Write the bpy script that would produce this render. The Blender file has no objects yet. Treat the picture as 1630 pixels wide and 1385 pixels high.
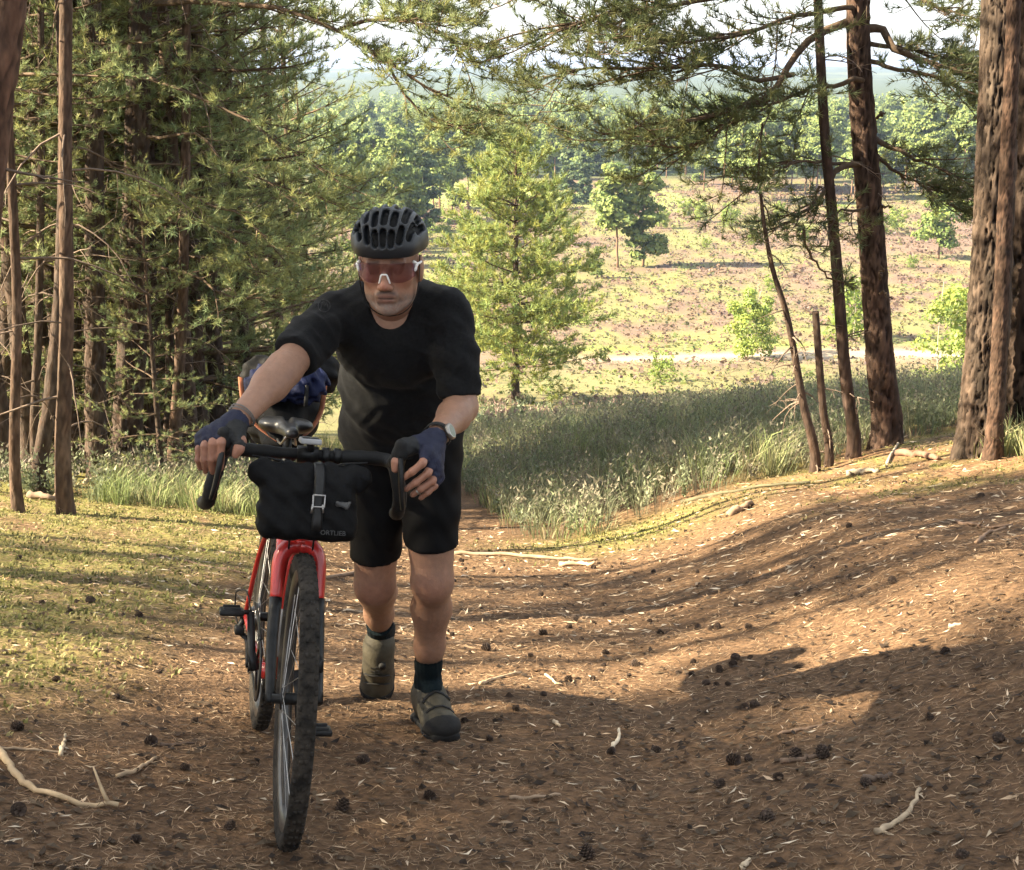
import bpy, bmesh, math, random
import numpy as np
from mathutils import Vector, Matrix

# ------------------------------------------------------------------ camera, sky, sun, exposure
scene = bpy.context.scene
COL = scene.collection
R = math.radians
PITCH, FPX, CX, CY, CAMZ = R(15.9), 2080.0, 815.0, 692.5, 1.6
cam_d = bpy.data.cameras.new('camera'); cam = bpy.data.objects.new('camera', cam_d); COL.objects.link(cam)
cam.location = (0, 0, CAMZ); cam.rotation_euler = (R(90) - PITCH, 0, 0)
cam_d.sensor_width = 36; cam_d.lens = FPX / 1630 * 36; cam_d.clip_start = 0.05; cam_d.clip_end = 20000
scene.camera = cam

SUN_EL, SUN_TRAVEL = R(34), Vector((1.0, 0.12, 0))            # light travels to the right, a little away from the camera
world = bpy.data.worlds.new('World'); scene.world = world; world.use_nodes = True
nt = world.node_tree; nt.nodes.clear()
out = nt.nodes.new('ShaderNodeOutputWorld'); bg = nt.nodes.new('ShaderNodeBackground')
sky = nt.nodes.new('ShaderNodeTexSky'); sky.sky_type = 'NISHITA'; sky.sun_disc = False
sky.sun_elevation = SUN_EL; sky.sun_rotation = math.atan2(-SUN_TRAVEL.x, -SUN_TRAVEL.y)
sky.air_density = 1.0; sky.dust_density = 1.5; sky.altitude = 60
tc = nt.nodes.new('ShaderNodeTexCoord'); mp = nt.nodes.new('ShaderNodeMapping'); mp.inputs['Scale'].default_value = (1, 1, 5.0)
nz = nt.nodes.new('ShaderNodeTexNoise'); nz.inputs['Scale'].default_value = 2.6; nz.inputs['Detail'].default_value = 7
rp = nt.nodes.new('ShaderNodeValToRGB'); rp.color_ramp.elements[0].position = 0.36; rp.color_ramp.elements[1].position = 0.60
rp.color_ramp.elements[0].color = (0.30, 0.30, 0.30, 1); rp.color_ramp.elements[1].color = (0.95, 0.95, 0.95, 1)
nz2 = nt.nodes.new('ShaderNodeTexNoise'); nz2.inputs['Scale'].default_value = 4.5; nz2.inputs['Detail'].default_value = 6
cr = nt.nodes.new('ShaderNodeValToRGB'); cr.color_ramp.elements[0].position = 0.35; cr.color_ramp.elements[1].position = 0.7
cr.color_ramp.elements[0].color = (4.2, 4.4, 4.7, 1); cr.color_ramp.elements[1].color = (7.5, 7.5, 7.3, 1)
mx = nt.nodes.new('ShaderNodeMix'); mx.data_type = 'RGBA'
L = nt.links.new
L(tc.outputs['Generated'], mp.inputs['Vector']); L(mp.outputs[0], nz.inputs['Vector']); L(nz.outputs['Fac'], rp.inputs['Fac'])
L(mp.outputs[0], nz2.inputs['Vector']); L(nz2.outputs['Fac'], cr.inputs['Fac'])
L(rp.outputs[0], mx.inputs['Factor']); L(sky.outputs[0], mx.inputs['A']); L(cr.outputs[0], mx.inputs['B'])
L(mx.outputs['Result'], bg.inputs['Color']); bg.inputs['Strength'].default_value = 0.053
L(bg.outputs[0], out.inputs[0])

sun_d = bpy.data.lights.new('sun', 'SUN'); sun = bpy.data.objects.new('sun', sun_d); COL.objects.link(sun)
sun_d.energy = 5.0; sun_d.angle = R(0.53); sun_d.color = (1.0, 0.85, 0.60)
sdir = SUN_TRAVEL.normalized() * math.cos(SUN_EL) + Vector((0, 0, -math.sin(SUN_EL)))
sun.rotation_euler = sdir.to_track_quat('-Z', 'Y').to_euler(); sun.location = (-20, 0, 30)

vs = scene.view_settings; vs.view_transform = 'Standard'; vs.look = 'None'; vs.gamma = 1.0; vs.exposure = 2.68
vs.use_curve_mapping = False
scene.render.engine = 'CYCLES'
cy = scene.cycles
cy.max_bounces = 6; cy.diffuse_bounces = 3; cy.glossy_bounces = 2; cy.transmission_bounces = 4; cy.transparent_max_bounces = 8
cy.volume_bounces = 0; cy.use_denoising = True; cy.use_adaptive_sampling = True; cy.adaptive_threshold = 0.015
cy.sample_clamp_indirect = 6; cy.caustics_reflective = False; cy.caustics_refractive = False

# ------------------------------------------------------------------ helpers
def V(*a): return np.array(a, dtype=float)
_f = V(0, math.cos(PITCH), -math.sin(PITCH)); _u = V(0, math.sin(PITCH), math.cos(PITCH)); CAM = V(0, 0, CAMZ)
def ray(px, py): return _f + V((px - CX) / FPX, 0, 0) + _u * ((CY - py) / FPX)
def at(px, py, Y):                                             # point on the pixel's ray at distance Y
    d = ray(px, py); return CAM + d * (Y / d[1])
def pix(p):
    q = np.asarray(p, float) - CAM; z = q @ _f
    return CX + FPX * q[0] / z, CY - FPX * (q @ _u) / z

def _hash(ix, iy, iz, seed):
    h = (ix.astype(np.int64) * 374761393 + iy.astype(np.int64) * 668265263 + iz.astype(np.int64) * 2147483647 + seed * 974634777) & 0xffffffff
    h = ((h ^ (h >> 13)) * 1274126177) & 0xffffffff
    h = ((h ^ (h >> 16)) * 2246822519) & 0xffffffff
    return (h ^ (h >> 15)) / 4294967295.0
def vnoise(x, y, seed=0, z=None):
    x = np.asarray(x, float); y = np.asarray(y, float)
    zi_all = np.zeros_like(x) if z is None else np.asarray(z, float)
    xi, yi, zi = np.floor(x), np.floor(y), np.floor(zi_all)
    fx, fy, fz = x - xi, y - yi, zi_all - zi
    fx = fx * fx * (3 - 2 * fx); fy = fy * fy * (3 - 2 * fy); fz = fz * fz * (3 - 2 * fz)
    def lay(k):
        a = _hash(xi, yi, zi + k, seed); b = _hash(xi + 1, yi, zi + k, seed)
        c = _hash(xi, yi + 1, zi + k, seed); d = _hash(xi + 1, yi + 1, zi + k, seed)
        return (a * (1 - fx) + b * fx) * (1 - fy) + (c * (1 - fx) + d * fx) * fy
    if z is None: return lay(0)
    return lay(0) * (1 - fz) + lay(1) * fz
def fbm(x, y, seed=0, oct=4, z=None):
    s, a, t = 0, 0.5, 0
    for i in range(oct):
        s = s + a * vnoise(np.asarray(x) * 2 ** i, np.asarray(y) * 2 ** i, seed + i, None if z is None else np.asarray(z) * 2 ** i); t += a; a *= 0.5
    return s / t
def sstep(a, b, x):
    t = np.clip((np.asarray(x, float) - a) / (b - a), 0, 1); return t * t * (3 - 2 * t)
def pchip(xs, ys):
    xs, ys = np.array(xs, float), np.array(ys, float); h = np.diff(xs); d = np.diff(ys) / h
    m = np.zeros(len(xs)); m[0], m[-1] = d[0], d[-1]
    for i in range(1, len(xs) - 1):
        if d[i - 1] * d[i] > 0:
            w1, w2 = 2 * h[i] + h[i - 1], h[i] + 2 * h[i - 1]; m[i] = (w1 + w2) / (w1 / d[i - 1] + w2 / d[i])
    def f(x):
        x = np.clip(np.asarray(x, float), xs[0], xs[-1]); i = np.clip(np.searchsorted(xs, x) - 1, 0, len(xs) - 2)
        t = (x - xs[i]) / h[i]; t2, t3 = t * t, t * t * t
        return (2 * t3 - 3 * t2 + 1) * ys[i] + (t3 - 2 * t2 + t) * h[i] * m[i] + (-2 * t3 + 3 * t2) * ys[i + 1] + (t3 - t2) * h[i] * m[i + 1]
    return f

class MB:
    """collects triangles / quads (with a colour per vertex) and builds ONE mesh"""
    def __init__(s): s.v, s.c, s.f4, s.f3, s.n = [], [], [], [], 0
    def add(s, v, f, col=(1, 1, 1)):
        v = np.asarray(v, float).reshape(-1, 3); f = np.asarray(f, np.int64)
        c = np.asarray(col, float)
        if c.ndim == 1: c = np.broadcast_to(c, (len(v), 3))
        s.v.append(v); s.c.append(c)
        if len(f): (s.f4 if f.shape[1] == 4 else s.f3).append(f + s.n)
        s.n += len(v); return s
    def merge(s, o, M=None, off=None):
        for attr in ('f4', 'f3'):
            for f in getattr(o, attr): getattr(s, attr).append(f + s.n)
        for v in o.v:
            w = v
            if M is not None: w = w @ np.asarray(M).T
            if off is not None: w = w + off
            s.v.append(w)
        s.c += o.c; s.n += o.n; return s
    def mesh(s, name, mat, smooth=True, off=None):
        v = np.concatenate(s.v) if s.v else np.zeros((0, 3))
        if off is not None: v = v - np.asarray(off)
        c = np.concatenate(s.c) if s.c else np.zeros((0, 3))
        f4 = np.concatenate(s.f4) if s.f4 else np.zeros((0, 4), np.int64)
        f3 = np.concatenate(s.f3) if s.f3 else np.zeros((0, 3), np.int64)
        me = bpy.data.meshes.new(name)
        me.vertices.add(len(v)); me.vertices.foreach_set('co', v.astype(np.float32).ravel())
        nl = f4.size + f3.size
        me.loops.add(nl); me.loops.foreach_set('vertex_index', np.concatenate([f4.ravel(), f3.ravel()]).astype(np.int32))
        me.polygons.add(len(f4) + len(f3))
        st = np.concatenate([np.arange(len(f4)) * 4, f4.size + np.arange(len(f3)) * 3]).astype(np.int32)
        me.polygons.foreach_set('loop_start', st)
        me.polygons.foreach_set('use_smooth', np.full(len(st), bool(smooth)))
        ca = me.color_attributes.new('Col', 'FLOAT_COLOR', 'POINT')
        ca.data.foreach_set('color', np.concatenate([c, np.ones((len(c), 1))], 1).astype(np.float32).ravel())
        me.update(calc_edges=True)
        if mat is not None: me.materials.append(mat)
        return me

def origin_of(p):
    o = np.zeros(3)
    while p is not None: o = o + np.array(p.location); p = p.parent
    return o
def tag(o, label=None, cat=None, group=None, kind=None):
    if label: o['label'] = label
    if cat: o['category'] = cat
    if group: o['group'] = group
    if kind: o['kind'] = kind
    return o
def link(name, me, parent=None, loc=None):
    o = bpy.data.objects.new(name, me); COL.objects.link(o); o.parent = parent
    if loc is not None: o.location = loc
    return o
def empty(name, loc, label, cat, group=None):
    o = bpy.data.objects.new(name, None); COL.objects.link(o); o.location = loc; o.empty_display_size = 0.1
    return tag(o, label, cat, group)
def obj(name, mb, mat, parent=None, smooth=True, base=None):   # mb in world coordinates
    off = origin_of(parent) if parent is not None else (np.zeros(3) if base is None else np.asarray(base, float))
    o = link(name, mb.mesh(name, mat, smooth, off), parent)
    if parent is None and base is not None: o.location = base
    return o
def lobj(name, mb, mat, parent, smooth=True):                  # mb already in the parent's local coordinates
    return link(name, mb.mesh(name, mat, smooth), parent)

def frames(path):
    p = np.asarray(path, float); t = np.gradient(p, axis=0); t /= np.linalg.norm(t, axis=1)[:, None] + 1e-12
    a = np.array([0, 0, 1.0]) if abs(t[0, 2]) < 0.85 else np.array([1.0, 0, 0])
    n = np.cross(t[0], a); n /= np.linalg.norm(n); N = [n]
    for i in range(1, len(p)):
        n = N[-1] - t[i] * (N[-1] @ t[i]); n /= np.linalg.norm(n) + 1e-12; N.append(n)
    N = np.array(N); return t, N, np.cross(t, N)
def tube(mb, path, rad, sides=8, col=(1, 1, 1), cap=True, flat=None):
    p = np.asarray(path, float); r = np.broadcast_to(np.asarray(rad, float), (len(p),)); t, N, B = frames(p)
    th = np.arange(sides) / sides * 2 * np.pi; fl = 1.0 if flat is None else flat
    v = p[:, None] + r[:, None, None] * (np.cos(th)[None, :, None] * N[:, None] + fl * np.sin(th)[None, :, None] * B[:, None])
    n = len(p); i = np.arange(n - 1)[:, None] * sides; j = np.arange(sides)[None]
    f = np.stack([i + j, i + (j + 1) % sides, i + sides + (j + 1) % sides, i + sides + j], -1).reshape(-1, 4)
    c = np.asarray(col, float)
    if c.ndim == 2: c = np.repeat(c, sides, 0)
    b0 = mb.n; mb.add(v.reshape(-1, 3), f, c)
    if cap:
        k = np.arange(1, sides - 1)
        mb.f3.append(np.stack([np.zeros_like(k), k + 1, k], -1) + b0); mb.f3.append(np.stack([np.zeros_like(k), k, k + 1], -1) + b0 + (n - 1) * sides)
    return mb
def spline(pts, n):
    p = np.asarray(pts, float); s = np.concatenate([[0], np.cumsum(np.linalg.norm(np.diff(p, axis=0), axis=1))])
    if len(p) == 2: 
        t = np.linspace(0, 1, n)[:, None]; return p[0] * (1 - t) + p[1] * t
    q = np.linspace(0, s[-1], n); return np.stack([pchip(s, p[:, k])(q) for k in range(p.shape[1])], -1)
def box(mb, c, size, M=None, col=(1, 1, 1), bev=0.0):
    bm = bmesh.new(); bmesh.ops.create_cube(bm, size=1)
    for v in bm.verts: v.co = Vector((v.co.x * size[0], v.co.y * size[1], v.co.z * size[2]))
    if bev > 0: bmesh.ops.bevel(bm, geom=list(bm.edges), offset=bev, segments=2, affect='EDGES', profile=0.5)
    bmesh.ops.triangulate(bm, faces=list(bm.faces))
    bm.verts.index_update(); v = np.array([q.co[:] for q in bm.verts]); f = np.array([[q.index for q in p.verts] for p in bm.faces]); bm.free()
    if M is not None: v = v @ np.asarray(M, float).T
    return mb.add(v + np.asarray(c, float), f, col)
def lathe(mb, prof, c, axis, seg=32, col=(1, 1, 1)):           # prof: (radius, along axis)
    axis = np.asarray(axis, float); axis = axis / np.linalg.norm(axis); a = np.array([0, 0, 1.0]) if abs(axis[2]) < 0.9 else np.array([1.0, 0, 0])
    e1 = np.cross(axis, a); e1 /= np.linalg.norm(e1); e2 = np.cross(axis, e1); th = np.arange(seg) / seg * 2 * np.pi
    pr = np.asarray(prof, float); d = np.cos(th)[:, None] * e1 + np.sin(th)[:, None] * e2
    v = np.asarray(c, float) + pr[:, 0][:, None, None] * d[None] + pr[:, 1][:, None, None] * axis
    n = len(pr); i = np.arange(n - 1)[:, None] * seg; j = np.arange(seg)[None]
    f = np.stack([i + j, i + (j + 1) % seg, i + seg + (j + 1) % seg, i + seg + j], -1).reshape(-1, 4)
    return mb.add(v.reshape(-1, 3), f, col)

# ------------------------------------------------------------------ materials
def mat(name, col, rough=0.8, var=0.2, scale=12.0, bump=0.0, bscale=60.0, attr=False, metal=0.0, spec=0.4, trans=0.0, stretch=None, detail=4, col2=None, coat=0.0, sheen=0.0, sss=0.0):
    m = bpy.data.materials.new(name); m.use_nodes = True; n = m.node_tree.nodes; l = m.node_tree.links.new
    p = n['Principled BSDF']; p.inputs['Roughness'].default_value = rough; p.inputs['Metallic'].default_value = metal
    p.inputs['Specular IOR Level'].default_value = spec; p.inputs['Coat Weight'].default_value = coat; p.inputs['Sheen Weight'].default_value = sheen
    if sss: p.inputs['Subsurface Weight'].default_value = sss; p.inputs['Subsurface Radius'].default_value = (0.012, 0.005, 0.003); p.inputs['Subsurface Scale'].default_value = 0.6
    t = n.new('ShaderNodeTexCoord'); src = t.outputs['Object']
    if stretch:
        mpn = n.new('ShaderNodeMapping'); mpn.inputs['Scale'].default_value = stretch; l(src, mpn.inputs['Vector']); src = mpn.outputs[0]
    nzn = n.new('ShaderNodeTexNoise'); nzn.inputs['Scale'].default_value = scale; nzn.inputs['Detail'].default_value = detail; l(src, nzn.inputs['Vector'])
    r = n.new('ShaderNodeValToRGB'); r.color_ramp.elements[0].position = 0.3; r.color_ramp.elements[1].position = 0.7
    c = np.array(col, float); hi = np.array(col2, float) if col2 is not None else np.clip(c * (1 + var), 0, 1); lo = c * (1 - var) if col2 is None else c
    r.color_ramp.elements[0].color = (*lo, 1); r.color_ramp.elements[1].color = (*hi, 1); l(nzn.outputs['Fac'], r.inputs['Fac'])
    colout = r.outputs[0]
    if attr:
        a = n.new('ShaderNodeAttribute'); a.attribute_name = 'Col'; mm = n.new('ShaderNodeMix'); mm.data_type = 'RGBA'; mm.blend_type = 'MULTIPLY'; mm.inputs['Factor'].default_value = 1
        l(colout, mm.inputs['A']); l(a.outputs['Color'], mm.inputs['B']); colout = mm.outputs['Result']
    l(colout, p.inputs['Base Color'])
    if bump:
        nb = n.new('ShaderNodeTexNoise'); nb.inputs['Scale'].default_value = bscale; nb.inputs['Detail'].default_value = 5; l(src, nb.inputs['Vector'])
        b = n.new('ShaderNodeBump'); b.inputs['Strength'].default_value = bump; b.inputs['Distance'].default_value = 0.01
        l(nb.outputs['Fac'], b.inputs['Height']); l(b.outputs[0], p.inputs['Normal'])
    if trans:
        tr = n.new('ShaderNodeBsdfTranslucent'); ms = n.new('ShaderNodeMixShader'); ms.inputs['Fac'].default_value = trans
        l(colout, tr.inputs['Color']); l(p.outputs[0], ms.inputs[1]); l(tr.outputs[0], ms.inputs[2]); l(ms.outputs[0], n['Material Output'].inputs['Surface'])
    return m
# ------------------------------------------------------------------ terrain
_prof = pchip([-600, -50, -5, 0, 1.5, 2.4, 9, 24, 60, 85, 150, 280, 450, 900, 1500, 2200, 3000, 3500, 6000],
              [2.0, 1.0, .30, .13, -.02, -.171, -1.82, -5.46, -13.9, -17.1, -21.1, -22.9, -23.2, -23.0, -22, -17, -10.5, -12, -50])
_bank = pchip([-60, -12, -6, -3, -1.6, -.75, -.2, .35, 1.0, 1.9, 2.5, 3.5, 6, 12, 60], [1.0, .8, .52, .30, .17, .035, 0, 0, .12, .43, .52, .72, 1.05, 1.4, 1.5])
def path_x(Y): return np.interp(Y, [0, 8, 11, 14, 20, 30], [0, 0, -.25, -.7, -1.6, -3.0])
def height(X, Y):
    X = np.asarray(X, float); Y = np.asarray(Y, float)
    near = 1 - sstep(16, 34, Y)
    z = _prof(Y) + _bank(X - path_x(Y)) * near * (0.35 + 0.65 * sstep(-3, 3, Y))
    z = z + near * (0.05 * (fbm(X * .9, Y * .9, 3) - .5) + 0.035 * (fbm(X * 4, Y * 4, 5) - .5))
    mid = sstep(50, 90, Y) * (1 - sstep(1200, 2000, Y)); z = z + mid * 1.2 * (fbm(X * .02 + 7, Y * .02, 8) - .5)
    far = sstep(1500, 2400, Y); z = z + far * (9 * (fbm(X / 700. + 3, Y / 700., 11, 3) - .5) + 5 * (vnoise(X / 22., Y / 40., 12) - .5) + 2.5 * (vnoise(X / 9., Y / 30., 13) - .5))
    return z
def ground(px, py, Ymax=900):                                  # where a pixel's ray meets the ground
    d = ray(px, py); Y = np.geomspace(1.5, Ymax, 4000); P = CAM + d[None] * (Y / d[1])[:, None]
    k = np.argmax(P[:, 2] < height(P[:, 0], P[:, 1])); return V(P[k, 0], P[k, 1], float(height(P[k, 0], P[k, 1])))
def gz(x, y): return float(height(x, y))

# moss / litter / heath colours of the soil itself
def moss_mask(X, Y):
    n = fbm(X * 1.3 + 4, Y * 1.3, 21); n2 = fbm(X * 5, Y * 5, 22)
    left = sstep(-1.1, -1.9, X) * sstep(.30, .62, n * .7 + n2 * .3) * sstep(3.0, 4.2, Y)
    left = np.maximum(left, sstep(-1.3, -2.0, X) * sstep(6.8, 8.0, Y) * sstep(.25, .5, n2))
    right = sstep(1.4, 2.4, X) * sstep(6.5, 8.5, Y) * sstep(.42, .62, n2 * .6 + n * .4)
    edge = np.exp(-((X - .8) / .7) ** 2 - ((Y - 9.0) / .5) ** 2)
    return np.clip(left * .75 + right * .6 + edge, 0, 1)
def soil(X, Y):
    c = np.zeros(X.shape + (3,)); n = fbm(X * 2.2, Y * 2.2, 31); n3 = fbm(X * 9, Y * 9, 32)
    near = V(.112, .070, .043)[None] * (.75 + .5 * n[..., None]) ; near = near * (.8 + .4 * n3[..., None])
    red = sstep(1.2, 2.2, X) * sstep(.45, .7, n) * sstep(6, 9, Y); near = near * (1 - red[..., None]) + V(.20, .115, .068) * red[..., None]
    m = moss_mask(X, Y)[..., None]; near = near * (1 - m) + (V(.185, .185, .06) * (.7 + .6 * n3[..., None])) * m
    h1 = fbm(X * .09, Y * .05, 41); h2 = fbm(X * .45, Y * .25, 42)
    grass = V(.15, .152, .068) * (.75 + .5 * h2[..., None]); heath = V(.155, .112, .09) * (.75 + .5 * h2[..., None])
    k = sstep(.48, .64, h1 * .5 + h2 * .5)[..., None]; lowg = sstep(86, 74, Y)[..., None]
    val = heath * (1 - k) + grass * k; val = val * (1 - .75 * lowg) + grass * .75 * lowg
    trk = (np.exp(-((Y - 84 - 1.5 * np.sin(X * .07)) / 1.7) ** 2) * sstep(2, 9, X))[..., None]; val = val * (1 - trk) + V(.40, .34, .26) * trk
    grn = (np.exp(-((Y - 89 - 1.5 * np.sin(X * .07)) / 1.2) ** 2) * .8)[..., None]; val = val * (1 - grn) + V(.19, .26, .06) * grn
    fl = (sstep(228, 236, Y) * (1 - sstep(276, 286, Y)) * sstep(.46, .5, fbm(X * .02 + 3, Y * .01, 44)))[..., None]; val = val * (1 - fl) + V(.24, .30, .09) * fl
    wood = sstep(285, 300, Y)[..., None]; val = val * (1 - wood) + V(.055, .075, .035) * wood
    # hills: bands of field and forest
    hl = sstep(1500, 2000, Y)[..., None]; fn = sstep(.5, .62, fbm(X / 260., Y / 160., 46))[..., None]
    val = val * (1 - hl) + (V(.05, .07, .035) * (1 - fn) + V(.09, .11, .045) * fn) * hl
    t = sstep(16, 32, Y)[..., None]
    return near * (1 - t) + val * t

rr = np.geomspace(.6, 6000, 310); rr = np.concatenate([[0.05], rr])
ang = np.concatenate([np.arange(-180, -32, 4.0), np.arange(-32, 32, .28), np.arange(32, 180, 4.0)]) * np.pi / 180
Rg, Ag = np.meshgrid(rr, ang, indexing='ij'); GX, GY = Rg * np.sin(Ag), Rg * np.cos(Ag); GZ = height(GX, GY)
nr, na = Rg.shape; ii = np.arange(nr - 1)[:, None] * na; jj = np.arange(na)[None]
gf = np.stack([ii + jj, ii + na + jj, ii + na + (jj + 1) % na, ii + (jj + 1) % na], -1).reshape(-1, 4)
gmb = MB().add(np.stack([GX, GY, GZ], -1).reshape(-1, 3), gf[:, ::-1], soil(GX.ravel(), GY.ravel()))
def ground_mat():
    m = mat('forest_floor', (.55, .55, .55), .95, .3, 38, 1.0, 60, attr=True, spec=.1, detail=10, col2=(1.5, 1.45, 1.35)); return m
go = obj('ground', gmb, ground_mat()); go['kind'] = 'structure'
# ------------------------------------------------------------------ trees
M_BARK = mat('pine_bark', (.55, .55, .55), .95, .25, 30, .8, 55, attr=True, spec=.15, stretch=(1, 1, .35), detail=8, col2=(1.25, 1.2, 1.15))
M_TWIG = mat('branch_bark', (.7, .7, .7), .95, .3, 40, .3, 80, attr=True, spec=.15, col2=(1.2, 1.2, 1.2))
M_NEEDLE = mat('pine_needles', (.85, .85, .85), .55, .2, 3, attr=True, spec=.3, trans=.45, col2=(1.15, 1.15, 1.1))
M_LEAF = mat('leaves', (.85, .85, .85), .55, .2, 3, attr=True, spec=.3, trans=.45, col2=(1.15, 1.15, 1.1))
M_FAR = mat('far_foliage', (.8, .8, .8), .7, .2, .6, attr=True, spec=.2, trans=.25, col2=(1.2, 1.2, 1.1))

def rnd_unit(rng, n):
    d = rng.normal(size=(n, 3)); return d / np.linalg.norm(d, axis=1)[:, None]
def needles(mb, P, D, S, m, w, rng, col, colvar=.35, spread=(.5, 1.15), up=.15):
    """m thin needle triangles around each shoot (position P, direction D, length S)"""
    n = len(P)
    if n == 0: return mb
    P = np.asarray(P, float); D = np.asarray(D, float); S = np.asarray(S, float)
    D = D / (np.linalg.norm(D, axis=1)[:, None] + 1e-9); A = rnd_unit(rng, n); U = np.cross(D, A); U /= np.linalg.norm(U, axis=1)[:, None] + 1e-9; W = np.cross(D, U)
    th = rng.uniform(0, 2 * np.pi, (n, m)); ph = rng.uniform(*spread, (n, m)); ph[:, :max(1, m // 6)] *= .3
    t = rng.uniform(0, 1, (n, m)) * .9
    dirn = (np.cos(ph)[..., None] * D[:, None] + np.sin(ph)[..., None] * (np.cos(th)[..., None] * U[:, None] + np.sin(th)[..., None] * W[:, None])); dirn[..., 2] += up
    base = P[:, None] + D[:, None] * (t * S[:, None])[..., None]
    ln = S[:, None] * rng.uniform(.55, .95, (n, m)); tip = base + dirn * ln[..., None]
    sd = np.cross(dirn, rng.normal(size=(n, m, 3))); sd /= np.linalg.norm(sd, axis=2)[..., None] + 1e-9
    ww = w * (.6 + .8 * rng.random((n, m)))[..., None]
    v = np.stack([base - sd * ww * .5, base + sd * ww * .5, tip], 2).reshape(-1, 3)
    f = np.arange(len(v)).reshape(-1, 3)
    br = (1 - colvar / 2 + colvar * rng.random((n, 1, 1))) * (1 + .5 * (rng.random((n, m, 1)) - .5)); hue = rng.random((n, 1, 1))
    c = np.asarray(col, float) * br * (1 + np.array([.35, .05, -.25]) * (hue - .4))
    return mb.add(v, f, np.repeat(np.clip(c, 0, 1).reshape(-1, 3), 3, 0))

WOOD = V(.12, .085, .06)
def limb(start, d, length, rng, droop=.0, rise=.0, n=7, wob=.12):
    d = np.asarray(d, float); d = d / np.linalg.norm(d); p = [np.asarray(start, float)]; st = length / (n - 1)
    for i in range(n - 1):
        t = i / (n - 1); d = d + rng.normal(size=3) * wob * V(1, 1, .8) * .6; d[2] += (rise * t - droop * (1 - t)) * .35; d /= np.linalg.norm(d); p.append(p[-1] + d * st)
    return np.array(p)
def foliate(path, wood, T, rng, twig=.45, step=.16, tstep=.085, size=.085, start=.25, r0=.012, flatness=.25, side_first=None):
    """side twigs carrying needle shoots along the outer part of a limb; T collects (P, D, S)"""
    path = np.asarray(path, float); s = np.concatenate([[0], np.cumsum(np.linalg.norm(np.diff(path, axis=0), axis=1))]); Lh = s[-1]; q = start * Lh; sg = 1
    while q < Lh:
        t = q / Lh; p = np.array([np.interp(q, s, path[:, k]) for k in range(3)]); e = np.array([np.interp(min(q + .05, Lh), s, path[:, k]) for k in range(3)]) - np.array([np.interp(max(q - .05, 0), s, path[:, k]) for k in range(3)])
        e /= np.linalg.norm(e) + 1e-9; side = np.cross(e, [0, 0, 1.]); side /= np.linalg.norm(side) + 1e-9
        d = e * rng.uniform(.35, .9) + side * sg * rng.uniform(.5, 1.0) + rng.normal(size=3) * flatness; d[2] += .12; d /= np.linalg.norm(d)
        ln = twig * rng.uniform(.45, 1.15) * (1 - .55 * abs(t - .55)); tp = limb(p, d, ln, rng, rise=.35, n=4, wob=.18)
        tube(wood, tp, np.linspace(r0 * .5, r0 * .2, 4), 3, WOOD * rng.uniform(.7, 1.2), cap=False)
        k = max(2, int(ln / tstep)); tt = np.linspace(.25, 1, k)
        for x in tt:
            i = min(int(x * 3), 2); fr = x * 3 - i; pp = tp[i] * (1 - fr) + tp[i + 1] * fr; dd = tp[i + 1] - tp[i]; dd = dd / (np.linalg.norm(dd) + 1e-9) + rng.normal(size=3) * .45; dd[2] += .25
            T.append((pp, dd, size * rng.uniform(.75, 1.3)))
        sg = -sg; q += step * rng.uniform(.6, 1.4)
    e = path[-1] - path[-2]
    for k in range(3): T.append((path[-1] - e * .2 * k, e / np.linalg.norm(e) + rng.normal(size=3) * .3, size))
def build_needles(T, rng, m, w, col, **kw):
    mb = MB()
    if T: needles(mb, np.array([t[0] for t in T]), np.array([t[1] for t in T]), np.array([t[2] for t in T]), m, w, rng, col, **kw)
    return mb
def dead_twigs(wood, base_path, rng, n, lo, hi, lmin=.3, lmax=1.1, r=.008, col=V(.16, .12, .095)):
    for _ in range(n):
        t = rng.uniform(lo, hi); i = int(t * (len(base_path) - 1)); p = base_path[i]; a = rng.uniform(0, 2 * np.pi); ln = rng.uniform(lmin, lmax)
        pp = limb(p, V(math.cos(a), math.sin(a), rng.uniform(-.1, .5)), ln, rng, droop=rng.uniform(.2, 1.6), n=7, wob=.2)
        tube(wood, pp, np.linspace(r * rng.uniform(.8, 1.5), r * .25, 7), 4, col * rng.uniform(.6, 1.3), cap=False)
        for k in range(rng.integers(1, 4)):
            j = rng.integers(2, 6); q = limb(pp[j], pp[j] - pp[j - 1] + rng.normal(size=3) * .1, ln * rng.uniform(.25, .5), rng, n=4, wob=.3)
            tube(wood, q, np.linspace(r * .45, r * .15, 4), 3, col * rng.uniform(.6, 1.3), cap=False)

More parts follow.
